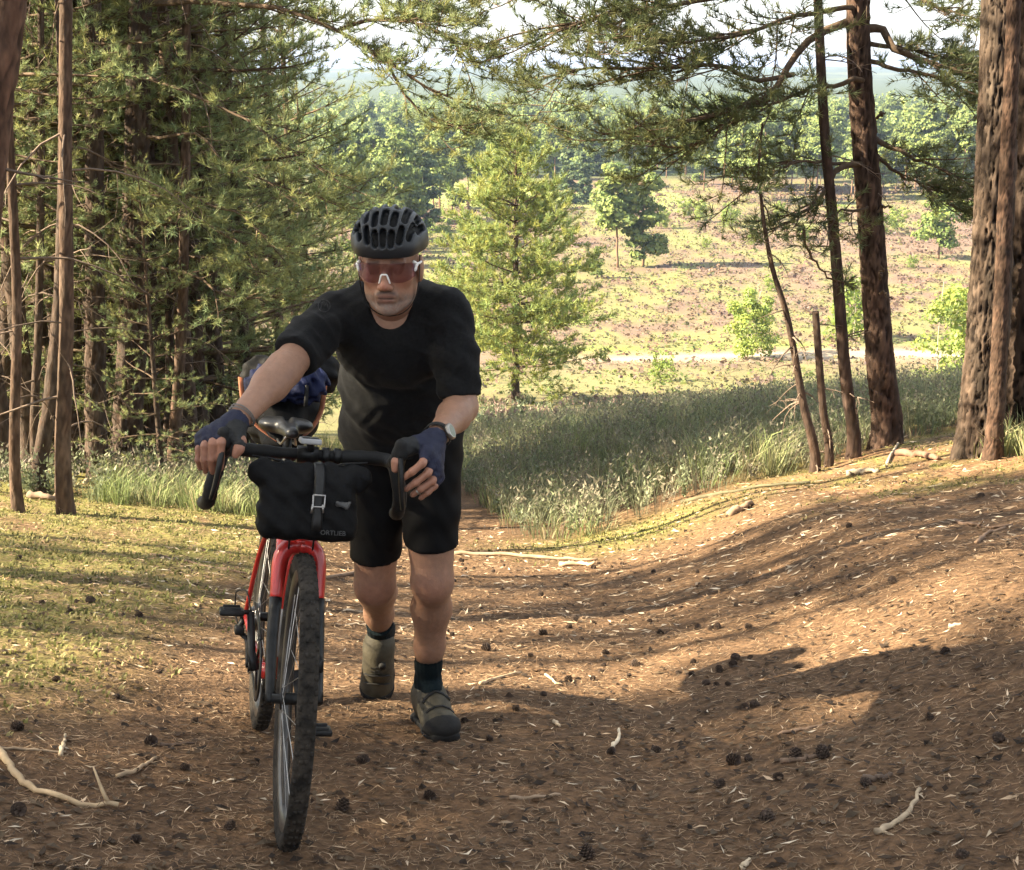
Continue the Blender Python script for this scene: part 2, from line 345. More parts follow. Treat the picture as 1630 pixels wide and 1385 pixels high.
def bark(mb, path, rad, sides, spacing, amp, seed, plate=(.05, .16), c_plate=V(.15, .105, .08), c_crack=V(.055, .035, .025), c_top=None, flare=0.0):
    """trunk surface with plated bark: plates stand proud of dark cracks"""
    p = np.asarray(path, float); s = np.concatenate([[0], np.cumsum(np.linalg.norm(np.diff(p, axis=0), axis=1))]); ss = np.concatenate([np.arange(0, min(5.2, s[-1]), spacing), np.arange(min(5.2, s[-1]), s[-1], max(spacing, .12)), [s[-1]]]); n = len(ss)
    fine_ = spline(p, 400); fs = np.concatenate([[0], np.cumsum(np.linalg.norm(np.diff(fine_, axis=0), axis=1))]); q = np.stack([np.interp(ss / s[-1] * fs[-1], fs, fine_[:, k_]) for k_ in range(3)], -1); r = np.interp(ss, s, rad); r = r * (1 + flare * np.exp(-ss / .22))
    t, N, B = frames(q); th = np.arange(sides) / sides * 2 * np.pi
    C, Sn = np.cos(th)[None], np.sin(th)[None]; R2 = r[:, None]
    x, y, z = C * R2 / plate[0], Sn * R2 / plate[0], np.broadcast_to(ss[:, None] / plate[1], (n, sides))
    fine = vnoise(x * 4, y * 4, seed + 2, z * 6); lump = vnoise(x * .3, y * .3, seed + 3, z * .25) - .5; wx = vnoise(x * 1.1, y * 1.1, seed + 5, z * 1.6) - .5 + .5 * (vnoise(x * 3, y * 3, seed + 15, z * 5) - .5); wy = vnoise(x * 1.1 + 7, y * 1.1, seed + 6, z * 1.6) - .5 + .4 * (vnoise(x * 3 + 5, y * 3, seed + 16, z * 5) - .5)
    ncol = max(4, int(round(2 * np.pi * float(np.mean(r[:max(2, n // 2)])) / plate[0]))); uu_ = np.broadcast_to(th[None] / (2 * np.pi) * ncol, (n, sides)) + wx * 1.3; vv_ = z + wy * 1.2; iu, iv = np.floor(uu_), np.floor(vv_)
    d1 = np.full((n, sides), 9.0); d2 = np.full((n, sides), 9.0); cid = np.zeros((n, sides))
    for du in (-1, 0, 1):
        for dv in (-1, 0, 1):
            cu, cv = iu + du, iv + dv; cm = np.mod(cu, ncol); zero = np.zeros_like(cm); fu = cu + .15 + .7 * _hash(cm, cv, zero, seed + 11); fv = cv + .1 + .8 * _hash(cm, cv, zero, seed + 12); dd = np.sqrt((uu_ - fu) ** 2 + (vv_ - fv) ** 2); hh = _hash(cm, cv, zero, seed + 13)
            near_ = dd < d1; d2 = np.where(near_, d1, np.minimum(d2, dd)); cid = np.where(near_, hh, cid); d1 = np.where(near_, dd, d1)
    crack = 1 - sstep(.01, .17, d2 - d1 + .16 * (fine - .5))
    disp = amp * (.1 + .45 * cid + .7 * (fine - .5) - 1.1 * crack + .5 * lump) * (.4 + .6 * np.clip(R2 / .12, 0, 1))
    rr_ = R2 + disp
    if flare: rr_ = rr_ * (1 + .16 * flare * np.cos(th * 5 + seed)[None] * np.exp(-ss / .3)[:, None])
    v = q[:, None] + rr_[..., None] * (C[..., None] * N[:, None] + Sn[..., None] * B[:, None])
    top = np.zeros((n, 1, 1)) if c_top is None else sstep(3.5, 8.0, ss)[:, None, None]
    pl = c_plate[None, None] * (.6 + .6 * fine[..., None]) * (.65 + .7 * cid[..., None]) * (1 + V(.12, -.02, -.08) * (vnoise(x * .7, y * .7, seed + 8, z)[..., None] - .3)); pl = pl if c_top is None else pl * (1 - top) + c_top * (.8 + .4 * fine[..., None]) * top
    col = pl * (1 - crack[..., None]) + c_crack * crack[..., None]
    i = np.arange(n - 1)[:, None] * sides; j = np.arange(sides)[None]
    f = np.stack([i + j, i + (j + 1) % sides, i + sides + (j + 1) % sides, i + sides + j], -1).reshape(-1, 4)
    b0 = mb.n; mb.add(v.reshape(-1, 3), f, col.reshape(-1, 3))
    k = np.arange(1, sides - 1); mb.f3.append(np.stack([np.zeros_like(k), k, k + 1], -1) + b0 + (n - 1) * sides)
    return q

NEEDLE = V(.225, .265, .125)
def pine_proto(seed, H, z0, Lmax, whorl=.42, nb=(3, 6), r=.10, size=.105, m=26, w=.0085, twig=.55, step=.17, dead=10, shape='young', col=NEEDLE, sides=14, lean=.02, tstep=.1):
    """one pine built at the origin: trunk mesh, crown mesh, limb mesh (shared by the copies)"""
    rng = np.random.default_rng(seed); n = 26; zz = np.linspace(-.15, H, n); wob = np.cumsum(rng.normal(size=(n, 2)) * lean * H / n * .6, 0); wob -= wob[0]
    path = np.stack([wob[:, 0], wob[:, 1], zz], -1); tr = MB(); bark(tr, path, r * (1 - zz.clip(0) / H) ** .75 + .006, sides, .07, .1 * r, seed, c_plate=V(.085, .066, .055), c_top=V(.12, .082, .06), flare=.4)
    wood = MB(); T = []; z = z0
    while z < H - .15:
        t = (z - z0) / (H - z0)
        if shape == 'young': Lb = Lmax * (1 - t) ** .75 * (.55 + .45 * min(1, t * 4 + .3)) + .25
        else: Lb = Lmax * math.sqrt(max(0, 1 - (2 * t - .75) ** 2 / 1.6)) * (.7 + .3 * rng.random()) + .2
        for k in range(rng.integers(*nb)):
            a = rng.uniform(0, 2 * np.pi); p0 = np.array([np.interp(z, zz, path[:, q]) for q in range(3)]); ln = Lb * rng.uniform(.65, 1.15)
            up = (.1 + .55 * t) if shape == 'young' else (.25 + .4 * t)
            lp = limb(p0, V(math.cos(a), math.sin(a), up + rng.normal() * .12), ln, rng, droop=.35 * (1 - t), rise=.4, n=7)
            tube(wood, lp, np.linspace(.008 + .011 * ln, .004, 7), 4, WOOD * rng.uniform(.7, 1.2), cap=False)
            foliate(lp, wood, T, rng, twig=min(twig, .3 + ln * .25), step=step, tstep=tstep, size=size, start=.22 if shape == 'young' else .35, r0=.008 + .004 * ln)
        z += whorl * rng.uniform(.7, 1.3)
    for k in range(4): T.append((path[-1] - V(0, 0, .06 * k), V(0, 0, 1) + rng.normal(size=3) * .3, size * 1.2))
    dead_twigs(wood, path, rng, dead, .06, min(.9, z0 / H + .12), .4, 1.3)
    return {'trunk': tr.mesh('trunk', M_BARK), 'crown': build_needles(T, rng, m, w, col).mesh('crown', M_NEEDLE, False), 'limbs': wood.mesh('limbs', M_TWIG), 'nT': len(T)}
def plant(proto, name, loc, rotz, sc, label, group, cat='tree', tilt=(0, 0), parts=('trunk', 'crown', 'limbs')):
    e = empty(name, loc, label, cat, group); e.rotation_euler = (tilt[0], tilt[1], rotz); e.scale = (sc, sc, sc) if not hasattr(sc, '__len__') else sc
    for k in parts:
        if k in proto and proto[k] is not None:
            o = link({'limbs': 'branchwork'}.get(k, k), proto[k], e)
            if k != 'trunk': o['kind'] = 'stuff'
    return e

# ---- the wood on the left: leafy young pines behind, pole pines in front
PR = [pine_proto(101, 9.0, .9, 1.9, r=.085), pine_proto(102, 10.5, 1.4, 2.2, r=.10), pine_proto(103, 8.0, .7, 1.7, r=.075), pine_proto(104, 12.0, 3.2, 2.3, r=.12, dead=22)]
POLE = [pine_proto(111, 13.0, 7.0, 1.7, r=.085, dead=16, shape='pole', m=14, w=.014, size=.14), pine_proto(112, 14.0, 6.4, 2.0, r=.13, dead=18, shape='pole', m=14, w=.014, size=.14)]
rng = np.random.default_rng(7)
spots = []
def far_ok(x, y, d): return all((x - a) ** 2 + (y - b) ** 2 > d * d for a, b in spots)
G1 = 'leafy young pines of the shaded wood'; L1 = 'leafy young pine with needled low branches deep in the shaded wood'
for (px, Y, k, s, rz) in [(300, 14.5, 0, .95, .3), (395, 16.5, 2, 1.0, 1.7), (215, 15.5, 1, .9, 2.2), (105, 15, 0, .9, 4.0), (20, 16.5, 1, .95, 5.1), (350, 20, 1, 1.0, 3.3), (455, 21.5, 0, 1.05, .9),
                          (250, 21, 0, 1.0, 5.7), (150, 22, 2, 1.15, 2.9), (60, 23, 1, .9, 1.2), (480, 26, 1, 1.0, 4.4), (410, 29, 2, 1.3, 2.0), (330, 27, 0, 1.2, .1), (230, 30, 1, 1.1, 3.7), (130, 30, 0, 1.1, 5.0), (40, 32, 1, 1.0, .6),
                          (-60, 19, 0, 1.0, 2.4), (-120, 25, 1, 1.0, 4.2), (-40, 13.5, 2, 1.0, 3.9), (500, 34, 0, 1.05, 1.9), (85, 12.9, 2, .85, 2.2), (180, 13.4, 0, .8, .4), (325, 13.2, 2, .9, 3.1), (262, 13.9, 0, .85, 5.2), (130, 14.2, 1, .8, 1.4), (12, 13.2, 0, .85, .9), (50, 11.6, 3, .72, 1.9), (112, 12.2, 3, .75, 4.0), (165, 12.7, 3, .72, .2), (228, 13.3, 3, .8, 2.8), (305, 12.5, 3, .7, 5.5), (352, 13.6, 3, .75, 1.1), (5, 10.6, 3, .7, 3.3), (255, 11.0, 2, .35, 2.0), (400, 14.6, 0, .8, .6)]:
    x = (px - CX) / FPX * Y * 1.045; y = Y; spots.append((x, y)); plant(PR[k], 'pine_tree', (x, y, gz(x, y)), rz, s, L1, G1)
G2 = 'unseen pines around the view placed to shade the path'; L2 = 'tall unseen pole pine of the wood, placed to shade the path'
SHADE = [(-12, -3.6, .95), (-12.3, -2.4, .95), (-11.9, -1.3, .9), (-12.2, -.2, .9), (-11.8, .8, .9), (-12.1, 1.35, .85), (-14.6, -4.2, 1.0), (-14.5, -3.0, 1.0), (-14.8, -1.8, .95), (-14.4, -.6, .9), (-14.7, .5, .9), (-14.4, .95, .85), (-17, -1.6, 1.0), (-17.2, .2, 1.0), (-17, .6, 1.0), (-17.3, -3.4, 1.0),  # unseen pines off to the left, set in rows to shade the foreground
         (-8.8, -3.4, .9), (-9.2, -2.0, .9), (-8.8, -.6, .9), (-9.1, .8, .9), (-8.9, 1.6, .85), (-12.2, 3.75, (.34, .34, .9)), (-12, 4.65, (.34, .34, .9)), (-12.3, 5.5, (.36, .36, .9)), (-14.4, 3.45, (.34, .34, 1.0)), (-14.2, 4.35, (.36, .36, 1.0)), (-14.6, 5.2, (.34, .34, 1.0)), (-9.2, 4.1, (.34, .34, .9)), (-9, 5.05, (.36, .36, .9)), (-9.3, 5.9, (.34, .34, .9)), (-7.4, 5.3, (.4, .4, .9)), (-7.2, 6.6, (.4, .4, .9)), (-6.6, 4.0, (.4, .4, .9)),  # thin scales squeeze the crowns so sun streaks fall between them
         (-3.2, -3.0, .9), (-5.6, -1.2, .9), (3.4, -3.2, .95), (.6, -5.2, .9), (5.4, -.4, .95), (6.6, 2.4, .9), (-6.4, -5.0, 1.0), (4.6, -6.2, 1.0), (7.4, 5.2, .95), (8.6, -2.8, 1.0), (-2.2, -7.4, 1.0), (9.4, 1.0, 1.0)]  # unseen pines added around the camera to cut the sky light
# ------------------------------------------------------------------ single pines of the left wood (trunks that can be told apart)
def trunk_tree(px, base_py, Y, w_px, top, label, seed, group=None, H=11.0, amp=.10, sides=20, dead=14, taper=.8, crown=True, c_plate=V(.08, .062, .052), c_top=V(.11, .078, .058), c_crack=V(.055, .035, .025), plate=(.035, .17), name='pine_tree', crown_z=6.0, flare=.5, kids=None, lmax=1.4, spacing=.05, snap=None, dlen=(.3, 1.2)):
    """pine whose foot is at pixel (px, base_py) at distance Y and whose axis passes the pixels listed in top [(px, py, Y)...]"""
    rng = np.random.default_rng(seed); b = at(px, base_py, Y); b[2] = min(b[2], gz(b[0], b[1]) + .0)
    b[2] = gz(b[0], b[1]); pts = [b - V(0, 0, .15)] + [b + V(0, 0, .05)] + [at(*t) for t in top]
    if snap is None:
        d = pts[-1] - pts[1]; d = d / np.linalg.norm(d); d = d * .7 + V(0, 0, .3); k = (b[2] + H - pts[-1][2]) / d[2]
        if k > .3: pts.append(pts[-1] + d * k)
    path = spline(pts, 40); s = np.concatenate([[0], np.cumsum(np.linalg.norm(np.diff(path, axis=0), axis=1))])
    zc = (at(px, base_py, Y) - CAM) @ _f; r0 = w_px / FPX * zc / 2; rad = r0 * (1 - taper * (s / (s[-1] if taper > .8 else max(s[-1], 8.0))) ** .9)
    e = empty(name, tuple(b), label, 'tree', group); tr = MB(); q = bark(tr, path, rad, sides, spacing, amp * r0, seed, plate, c_plate, c_crack, c_top=c_top, flare=flare); obj('trunk', tr, M_BARK, e)
    wood, T = MB(), []
    hi = .55 if snap is None else .95
    if dead: dead_twigs(wood, path, rng, dead, .08, hi, dlen[0], dlen[1], r=.007)
    if crown:
        z = crown_z
        while z < H - .3:
            t = (z - crown_z) / (H - crown_z); i = np.argmin(np.abs(path[:, 2] - b[2] - z))
            for k in range(rng.integers(2, 5)):
                a = rng.uniform(0, 2 * np.pi); ln = lmax * math.sqrt(max(.05, 1 - (2 * t - .8) ** 2 / 1.6)) * rng.uniform(.6, 1.1)
                lp = limb(path[i], V(math.cos(a), math.sin(a), .3 + .4 * t), ln, rng, droop=.2, rise=.4); tube(wood, lp, np.linspace(.03, .005, 7), 4, WOOD, cap=False)
                foliate(lp, wood, T, rng, twig=.5, step=.2, size=.13, start=.35)
            z += .5 * rng.uniform(.7, 1.3)
    if kids: kids(e, rng)
    if wood.n: obj('branchwork', wood, M_TWIG, e)['kind'] = 'stuff'
    if T: obj('crown', build_needles(T, rng, 16, .011, NEEDLE), M_NEEDLE, e, smooth=False)
    return e, path

# overhanging limbs of the wood's edge pine: (pixel polyline at distance Y)
def limb_px(pts, e, rng, tone=1.0, r=(.03, .006), twig=.5, step=.14, start=.3, size=.088, sub=3, foliage=True, tstep=.058, wcol=None):
    wood, T = MB(), []; P = spline([at(*p) for p in pts], 14); P = P + np.cumsum(rng.normal(size=P.shape) * .012, 0); tube(wood, P, np.linspace(r[0], r[1], len(P)), 7, WOOD * .8 if wcol is None else wcol, cap=False)
    if foliage: foliate(P, wood, T, rng, twig=twig, step=step, size=size, start=start, r0=.012, tstep=tstep)
    for k in range(sub):
        i = rng.integers(4, 12); d = P[i + 1] - P[i]; d = d / np.linalg.norm(d); side = np.cross(d, [0, 0, 1.]) * rng.choice([-1, 1]); ln = twig * rng.uniform(1.2, 2.0)
        q = limb(P[i], d + side * .8 + V(0, 0, rng.uniform(-.12, .3)), ln, rng, droop=.3, rise=.3); tube(wood, q, np.linspace(r[1] * 1.6, .003, 7), 4, WOOD * .8, cap=False)
        if foliage: foliate(q, wood, T, rng, twig=twig * .8, step=step, size=size, start=.2, r0=.008, tstep=tstep)
    b = obj('branch', wood, M_TWIG, e)
    if T: obj('needles', build_needles(T, rng, 20, .0070, NEEDLE * tone * rng.uniform(.8, 1.05)), M_NEEDLE, b, smooth=False)['kind'] = 'stuff'

trunk_tree(105, 820, 8.5, 25, [(106, 500, 8.5), (104, 200, 8.5), (105, -40, 8.5)], 'slim straight reddish pine in front of the wood, thicker of the front pair', 201, H=9.5, c_plate=V(.11, .078, .06))
trunk_tree(30, 825, 8.4, 17, [(27, 500, 8.4), (14, 200, 8.3), (5, -40, 8.2)], 'thinnest slim pine standing at the front edge of the wood on moss', 202, H=9, c_plate=V(.105, .075, .058))
trunk_tree(66, 792, 9.9, 24, [(80, 640, 9.9), (97, 450, 9.95), (103, 200, 10), (104, 0, 10)], 'pine with trunk leaning over behind the straight reddish pine', 203, H=11)
trunk_tree(18, 745, 12.2, 27, [(14, 400, 12.2), (10, 0, 12.2)], 'upright pine behind the thinnest front pine', 204, H=12)
trunk_tree(158, 765, 11.6, 32, [(152, 500, 11.6), (150, 200, 11.6), (146, -40, 11.6)], 'thick rough barked pine left of the paired big trunks in the wood', 205, H=13, amp=.2, sides=40, spacing=.04)
def edge_limbs(e, rng):
    lp = lambda pts, **k: limb_px(pts, e, rng, **k)
    lp([(232, 8, 11.8), (330, 8, 11.3), (430, 14, 10.8), (560, 62, 10.4), (640, 110, 10.2), (760, 165, 10.0), (800, 182, 10)], r=(.028, .006), start=.22, twig=.42, sub=6, step=.08)
    lp([(540, 48, 10.5), (600, 30, 10.3), (690, 40, 10.2), (760, 95, 10.1)], r=(.018, .005), twig=.45, sub=6, start=.1, step=.08)
    lp([(600, 80, 10.3), (640, 150, 10.2), (680, 190, 10.1), (728, 200, 10.0)], r=(.014, .004), twig=.32, sub=3, start=.2, step=.09)
    lp([(250, -60, 11.5), (400, -70, 10.9), (560, -40, 10.5), (690, 0, 10.2)], r=(.03, .006), twig=.5, sub=7, start=.25, step=.09)
    lp([(235, 120, 11.6), (335, 155, 11.2), (430, 200, 10.9), (520, 260, 10.7), (585, 285, 10.6)], r=(.015, .004), twig=.42, sub=4, start=.3, step=.1)
    lp([(235, 215, 11.6), (300, 210, 11.2), (360, 265, 10.8), (450, 295, 10.6), (550, 335, 10.5)], r=(.016, .004), twig=.4, sub=4, start=.3, step=.1)
    lp([(240, 330, 11.6), (330, 360, 11.2), (420, 400, 10.9), (500, 400, 10.8)], r=(.02, .005), twig=.4, sub=4, start=.25, step=.1)
    lp([(235, 420, 11.6), (300, 440, 11.1), (380, 480, 10.7), (470, 470, 10.5)], r=(.016, .004), twig=.4, sub=4, start=.2, step=.1)
    lp([(225, 60, 11.5), (150, 90, 11.0), (60, 150, 10.6)], r=(.02, .004), twig=.4, sub=3, start=.3)
    lp([(230, 300, 11.5), (300, 300, 10.9), (380, 330, 10.5), (440, 380, 10.4)], r=(.016, .004), twig=.42, sub=4, start=.1, step=.1)
trunk_tree(207, 762, 12.0, 45, [(212, 500, 12.0), (218, 250, 12.0), (222, -60, 12.0)], 'broadest trunk in the wood, its long needled limbs reaching over the path', 206, H=13, amp=.2, sides=44, spacing=.04, kids=edge_limbs)
trunk_tree(243, 742, 12.8, 22, [(240, 500, 12.8), (236, 200, 12.8)], 'pine pressed against the right of the broadest trunk', 207, H=12, amp=.14, sides=28)
trunk_tree(276, 742, 11.9, 19, [(286, 580, 11.9), (292, 440, 11.9), (296, 200, 12)], 'reddish slim pine with forked dead branches at the wood edge', 208, H=10, dead=26, c_plate=V(.105, .075, .058), crown_z=5)
trunk_tree(268, 735, 12.6, 15, [(270, 580, 12.6), (268, 400, 12.6)], 'grey thin pine behind the slim reddish pine at the wood edge', 209, H=9, crown_z=5)
trunk_tree(60, 770, 11.2, 14, [(62, 500, 11.2), (66, 200, 11.2)], 'thin dark pine between the leaning pine and upright pine', 210, H=10)
trunk_tree(128, 742, 13.0, 17, [(122, 500, 13.0), (120, 150, 13)], 'dark pine showing between the straight reddish pine and thick rough pine', 211, H=11)
trunk_tree(96, 778, 10.6, 9, [(90, 600, 10.6), (92, 400, 10.6), (96, 250, 10.6)], 'spindly dead sapling beside the straight reddish pine', 212, H=4.5, crown=False, dead=14)
trunk_tree(366, 665, 15.0, 7, [(366, 600, 15.0), (372, 520, 15.0)], 'bare spindly sapling standing among needled branches behind the handlebar', 213, H=3.0, crown=False, dead=8, sides=8)
# leaning trunk cut by the top corner of the view, foot beyond it
trunk_tree(-95, 1000, 5.6, 62, [(-45, 500, 5.6), (-12, 200, 5.6), (14, 0, 5.6)], 'dark leaning trunk entering at the upper corner over the wood', 214, H=9.5, amp=.12, sides=32, spacing=.04, dead=6, c_plate=V(.12, .075, .055), dlen=(.2, .5), crown_z=6.5)
rng = np.random.default_rng(12); L3 = 'thin dark pine trunk crowded in the depth of the wood'; G3 = 'thin pines in the depth of the wood'
for k in range(24):
    px = rng.uniform(-60, 330); Y = rng.uniform(13.5, 30); x = (px - CX) / FPX * Y * 1.045
    plant(POLE[k % 2], 'pine_tree', (x, Y, gz(x, Y)), rng.uniform(0, 6), rng.uniform(.6, .95) * (.8 if k % 2 else 1), L3, G3, tilt=(rng.normal() * .02, rng.normal() * .02))
for k, (x, y, s) in enumerate(SHADE):
    plant(POLE[k % 2], 'pine_tree', (x, y, gz(x, y)), k * 1.3, s, L2, G2)

# ------------------------------------------------------------------ pines on the right bank
def right_limbs(e, rng):
    lp = lambda pts, **k: limb_px(pts, e, rng, tone=.55, **k)  # tone puts the shade of the backlit overhang into the needle colour
    lp([(1352, 36, 10.5), (1300, 58, 10.4), (1262, 112, 10.2), (1225, 158, 10.0), (1130, 185, 9.8), (1040, 200, 9.7), (962, 214, 9.6)], r=(.034, .006), start=.45, twig=.45, sub=6, step=.08)
    lp([(1262, 112, 10.2), (1210, 122, 10.0), (1130, 100, 9.8), (1000, 105, 9.7), (900, 112, 9.6), (830, 135, 9.5)], r=(.02, .005), twig=.5, sub=8, start=.12, step=.085)
    lp([(1375, -20, 10.5), (1250, -30, 10.1), (1100, 0, 9.8), (960, 25, 9.6), (850, 75, 9.5)], r=(.035, .006), twig=.55, sub=9, start=.2, step=.085)
    lp([(1375, -90, 10.5), (1200, -90, 10.0), (1000, -60, 9.7), (860, -30, 9.5), (770, 15, 9.4)], r=(.035, .006), twig=.55, sub=8, start=.25, step=.09)
    lp([(1380, 42, 10.5), (1402, 40, 10.5), (1425, 68, 10.4), (1480, 92, 10.3), (1560, 118, 10.2)], r=(.036, .006), twig=.45, sub=6, start=.35, step=.08)
    lp([(1385, 100, 10.5), (1440, 112, 10.3), (1500, 125, 10.2), (1556, 138, 10.1)], r=(.02, .005), twig=.38, sub=4, start=.2, step=.09)
    lp([(1372, -60, 10.5), (1430, -30, 10.3), (1480, -8, 10.2), (1530, 0, 10.1)], r=(.025, .005), twig=.4, sub=4, start=.3)
    lp([(1385, 222, 10.5), (1425, 240, 10.4), (1470, 258, 10.3), (1530, 278, 10.3)], r=(.024, .005), twig=.36, sub=5, start=.15, step=.08)
    lp([(1378, 262, 10.5), (1345, 268, 10.3), (1325, 300, 10.2), (1308, 328, 10.1), (1275, 355, 10.0), (1220, 380, 9.9)], r=(.03, .005), twig=.3, sub=4, start=.4, step=.12, size=.09)
    lp([(1372, 130, 10.4), (1300, 140, 10.2), (1230, 175, 10.0), (1160, 215, 9.9)], r=(.022, .004), twig=.4, sub=5, start=.25, step=.09)
    lp([(1372, 258, 10.4), (1310, 255, 10.2), (1250, 265, 10.0), (1215, 290, 9.9)], r=(.018, .004), twig=.35, sub=4, start=.25, step=.1)
    lp([(1275, 355, 10.0), (1288, 395, 10.0), (1315, 420, 10.1), (1345, 432, 10.1)], r=(.014, .004), twig=.22, sub=2, start=.3, step=.14, size=.08)
    lp([(1385, 330, 10.4), (1350, 330, 10.2), (1310, 348, 10.1)], r=(.014, .004), twig=.3, sub=2, start=.3)
    lp([(1310, 300, 10.1), (1280, 345, 10), (1260, 350, 9.9)], r=(.01, .003), twig=.25, sub=2, start=.2)
    lp([(1366, 10, 10.5), (1290, 20, 10.2), (1180, 60, 9.9), (1080, 75, 9.7), (980, 70, 9.6)], r=(.022, .005), twig=.5, sub=8, start=.2, step=.085)
    lp([(1225, 158, 10.0), (1180, 175, 9.9), (1120, 235, 9.8), (1060, 250, 9.7), (1000, 235, 9.6)], r=(.014, .004), twig=.4, sub=6, start=.1, step=.085)
    lp([(1380, 70, 10.5), (1440, 85, 10.6), (1500, 100, 10.7), (1560, 95, 10.8)], r=(.02, .005), twig=.45, sub=6, start=.2, step=.08)
    lp([(1385, 235, 10.5), (1440, 262, 10.6), (1490, 285, 10.7), (1520, 290, 10.7)], r=(.018, .004), twig=.38, sub=5, start=.15, step=.08)
    for p in ([(1398, 340, 10.4), (1420, 332, 10.3)], [(1402, 445, 10.4), (1413, 430, 10.3)], [(1405, 470, 10.4), (1425, 468, 10.3)], [(1395, 190, 10.4), (1410, 175, 10.3)]):
        lp(p, r=(.012, .006), foliage=False, sub=0)
trunk_tree(1408, 738, 10.5, 44, [(1400, 560, 10.5), (1388, 380, 10.5), (1374, 200, 10.5), (1366, 60, 10.5), (1366, -40, 10.5)], 'dark pine with needled limbs on both sides on the right bank', 301, H=11, amp=.16, sides=44, spacing=.035, dead=8, c_plate=V(.085, .058, .046), c_top=V(.10, .065, .05), c_crack=V(.018, .012, .01), kids=right_limbs, crown_z=7.0, dlen=(.2, .6), lmax=2.0)
trunk_tree(1357, 748, 10.2, 20, [(1346, 600, 10.2), (1330, 400, 10.2), (1312, 200, 10.2), (1302, 0, 10.2)], 'slim dark pine leaning beside the limbed pine on the bank', 302, H=9, dead=14, c_plate=V(.07, .05, .042), c_top=V(.07, .05, .042), crown_z=6.8, dlen=(.2, .6))
trunk_tree(1296, 766, 9.8, 16, [(1278, 640, 9.8), (1252, 500, 9.8), (1228, 420, 9.8), (1213, 330, 9.8), (1208, 260, 9.8), (1214, 195, 9.8)], 'thin crooked dead pine with kinked top on the bank', 303, H=4, crown=False, dead=20, snap=True, taper=.82, sides=12, c_plate=V(.075, .055, .045), c_top=None, dlen=(.1, .45))
trunk_tree(1318, 758, 10.0, 13, [(1310, 650, 10.0), (1298, 496, 10.0)], 'shortest bare dead pole with snapped top on the bank', 304, H=3, crown=False, dead=5, snap=True, sides=12, c_plate=V(.07, .052, .043), c_top=None, dlen=(.1, .3))
trunk_tree(1556, 722, 9.0, 66, [(1570, 560, 9.0), (1582, 330, 9.0), (1590, 100, 9.0), (1594, -40, 9.0)], 'massive pine with deeply cracked bark on the right bank', 305, H=12, amp=.15, sides=110, spacing=.02, plate=(.048, .24), dead=3, c_plate=V(.078, .06, .048), c_crack=V(.012, .009, .008), c_top=V(.085, .062, .048), flare=.45, crown_z=8, dlen=(.2, .4), lmax=2.2)
trunk_tree(1580, 722, 8.6, 26, [(1590, 560, 8.6), (1600, 330, 8.6), (1612, 60, 8.6), (1616, -40, 8.6)], 'slender red barked pine pressed against the massive cracked pine', 306, H=10, amp=.16, sides=40, spacing=.02, plate=(.024, .05), dead=3, c_plate=V(.08, .053, .04), c_crack=V(.022, .015, .012), c_top=V(.08, .053, .04), crown_z=7.5, dlen=(.1, .3))
trunk_tree(1630, 722, 9.3, 76, [(1636, 500, 9.3), (1643, 200, 9.3), (1646, -40, 9.3)], 'dark big pine half out of view behind the slender red pine', 307, H=12, amp=.17, sides=64, spacing=.03, plate=(.048, .22), dead=2, c_plate=V(.06, .043, .034), c_crack=V(.01, .008, .007), c_top=V(.06, .045, .036), flare=.4, crown_z=8)
# ------------------------------------------------------------------ valley trees
def leaf_quads(mb, P, Nn, S, rng, col, var=.4):
    n = len(P); A = rnd_unit(rng, n); U = np.cross(Nn, A); U /= np.linalg.norm(U, axis=1)[:, None] + 1e-9; W = np.cross(Nn, U); S = np.asarray(S)[:, None]
    a = rng.uniform(.5, 1, (n, 1)); v = np.stack([P - U * S * a, P - W * S * .6, P + U * S * a, P + W * S * .7], 1).reshape(-1, 3); f = np.arange(4 * n).reshape(-1, 4)
    c = np.asarray(col) * (1 - var / 2 + var * rng.random((n, 1))) * (1 + np.array([.3, .05, -.3]) * (rng.random((n, 1)) - .4)); return mb.add(v, f, np.repeat(np.clip(c, 0, 1), 4, 0))
def pads_crown(rng, pads, per, size, col, var=.4):
    mb = MB()
    for (c, r, k) in pads:
        n = int(per * k); d = rnd_unit(rng, n); d[:, 2] = np.abs(d[:, 2]) * rng.choice([1, 1, -.6], n); rad = rng.uniform(.35, 1.08, (n, 1)) ** .6
        P = np.asarray(c) + d * np.asarray(r) * rad; Nn = d + rng.normal(size=(n, 3)) * .6 + V(0, 0, .5); Nn /= np.linalg.norm(Nn, axis=1)[:, None]
        leaf_quads(mb, P, Nn, size * rng.uniform(.5, 1.3, n), rng, np.asarray(col) * rng.uniform(.78, 1.2), var)
    return mb
def far_pine(seed, H, bare, rad, npad, per, size, col, r=.16):
    rng = np.random.default_rng(seed); tr = MB(); zz = np.linspace(-.5, H * .92, 10); p = np.stack([rng.normal(size=10).cumsum() * .05, rng.normal(size=10).cumsum() * .05, zz], -1)
    tube(tr, p, r * (1 - .8 * zz.clip(0) / H), 7, V(.20, .125, .085)); pads = []
    for k in range(npad):
        t = (k + rng.random()) / npad; z = H * (bare + (1 - bare) * t); w = rad * math.sqrt(max(.08, 1 - ((t - .35) / .72) ** 2)); a = rng.uniform(0, 6.28); q = w * rng.uniform(.2, .75)
        pc = V(math.cos(a) * q, math.sin(a) * q, z - .2); pr = w * rng.uniform(.35, .6); pads.append((pc, (pr, pr, pr * rng.uniform(.45, .75)), 1))
        tube(tr, [V(p[5, 0], p[5, 1], z - pr * .5), pc], [r * .25, .02], 4, V(.18, .12, .085), cap=False)
    return {'trunk': tr.mesh('trunk', M_TWIG), 'crown': pads_crown(rng, pads, per, size, col).mesh('crown', M_FAR, False)}
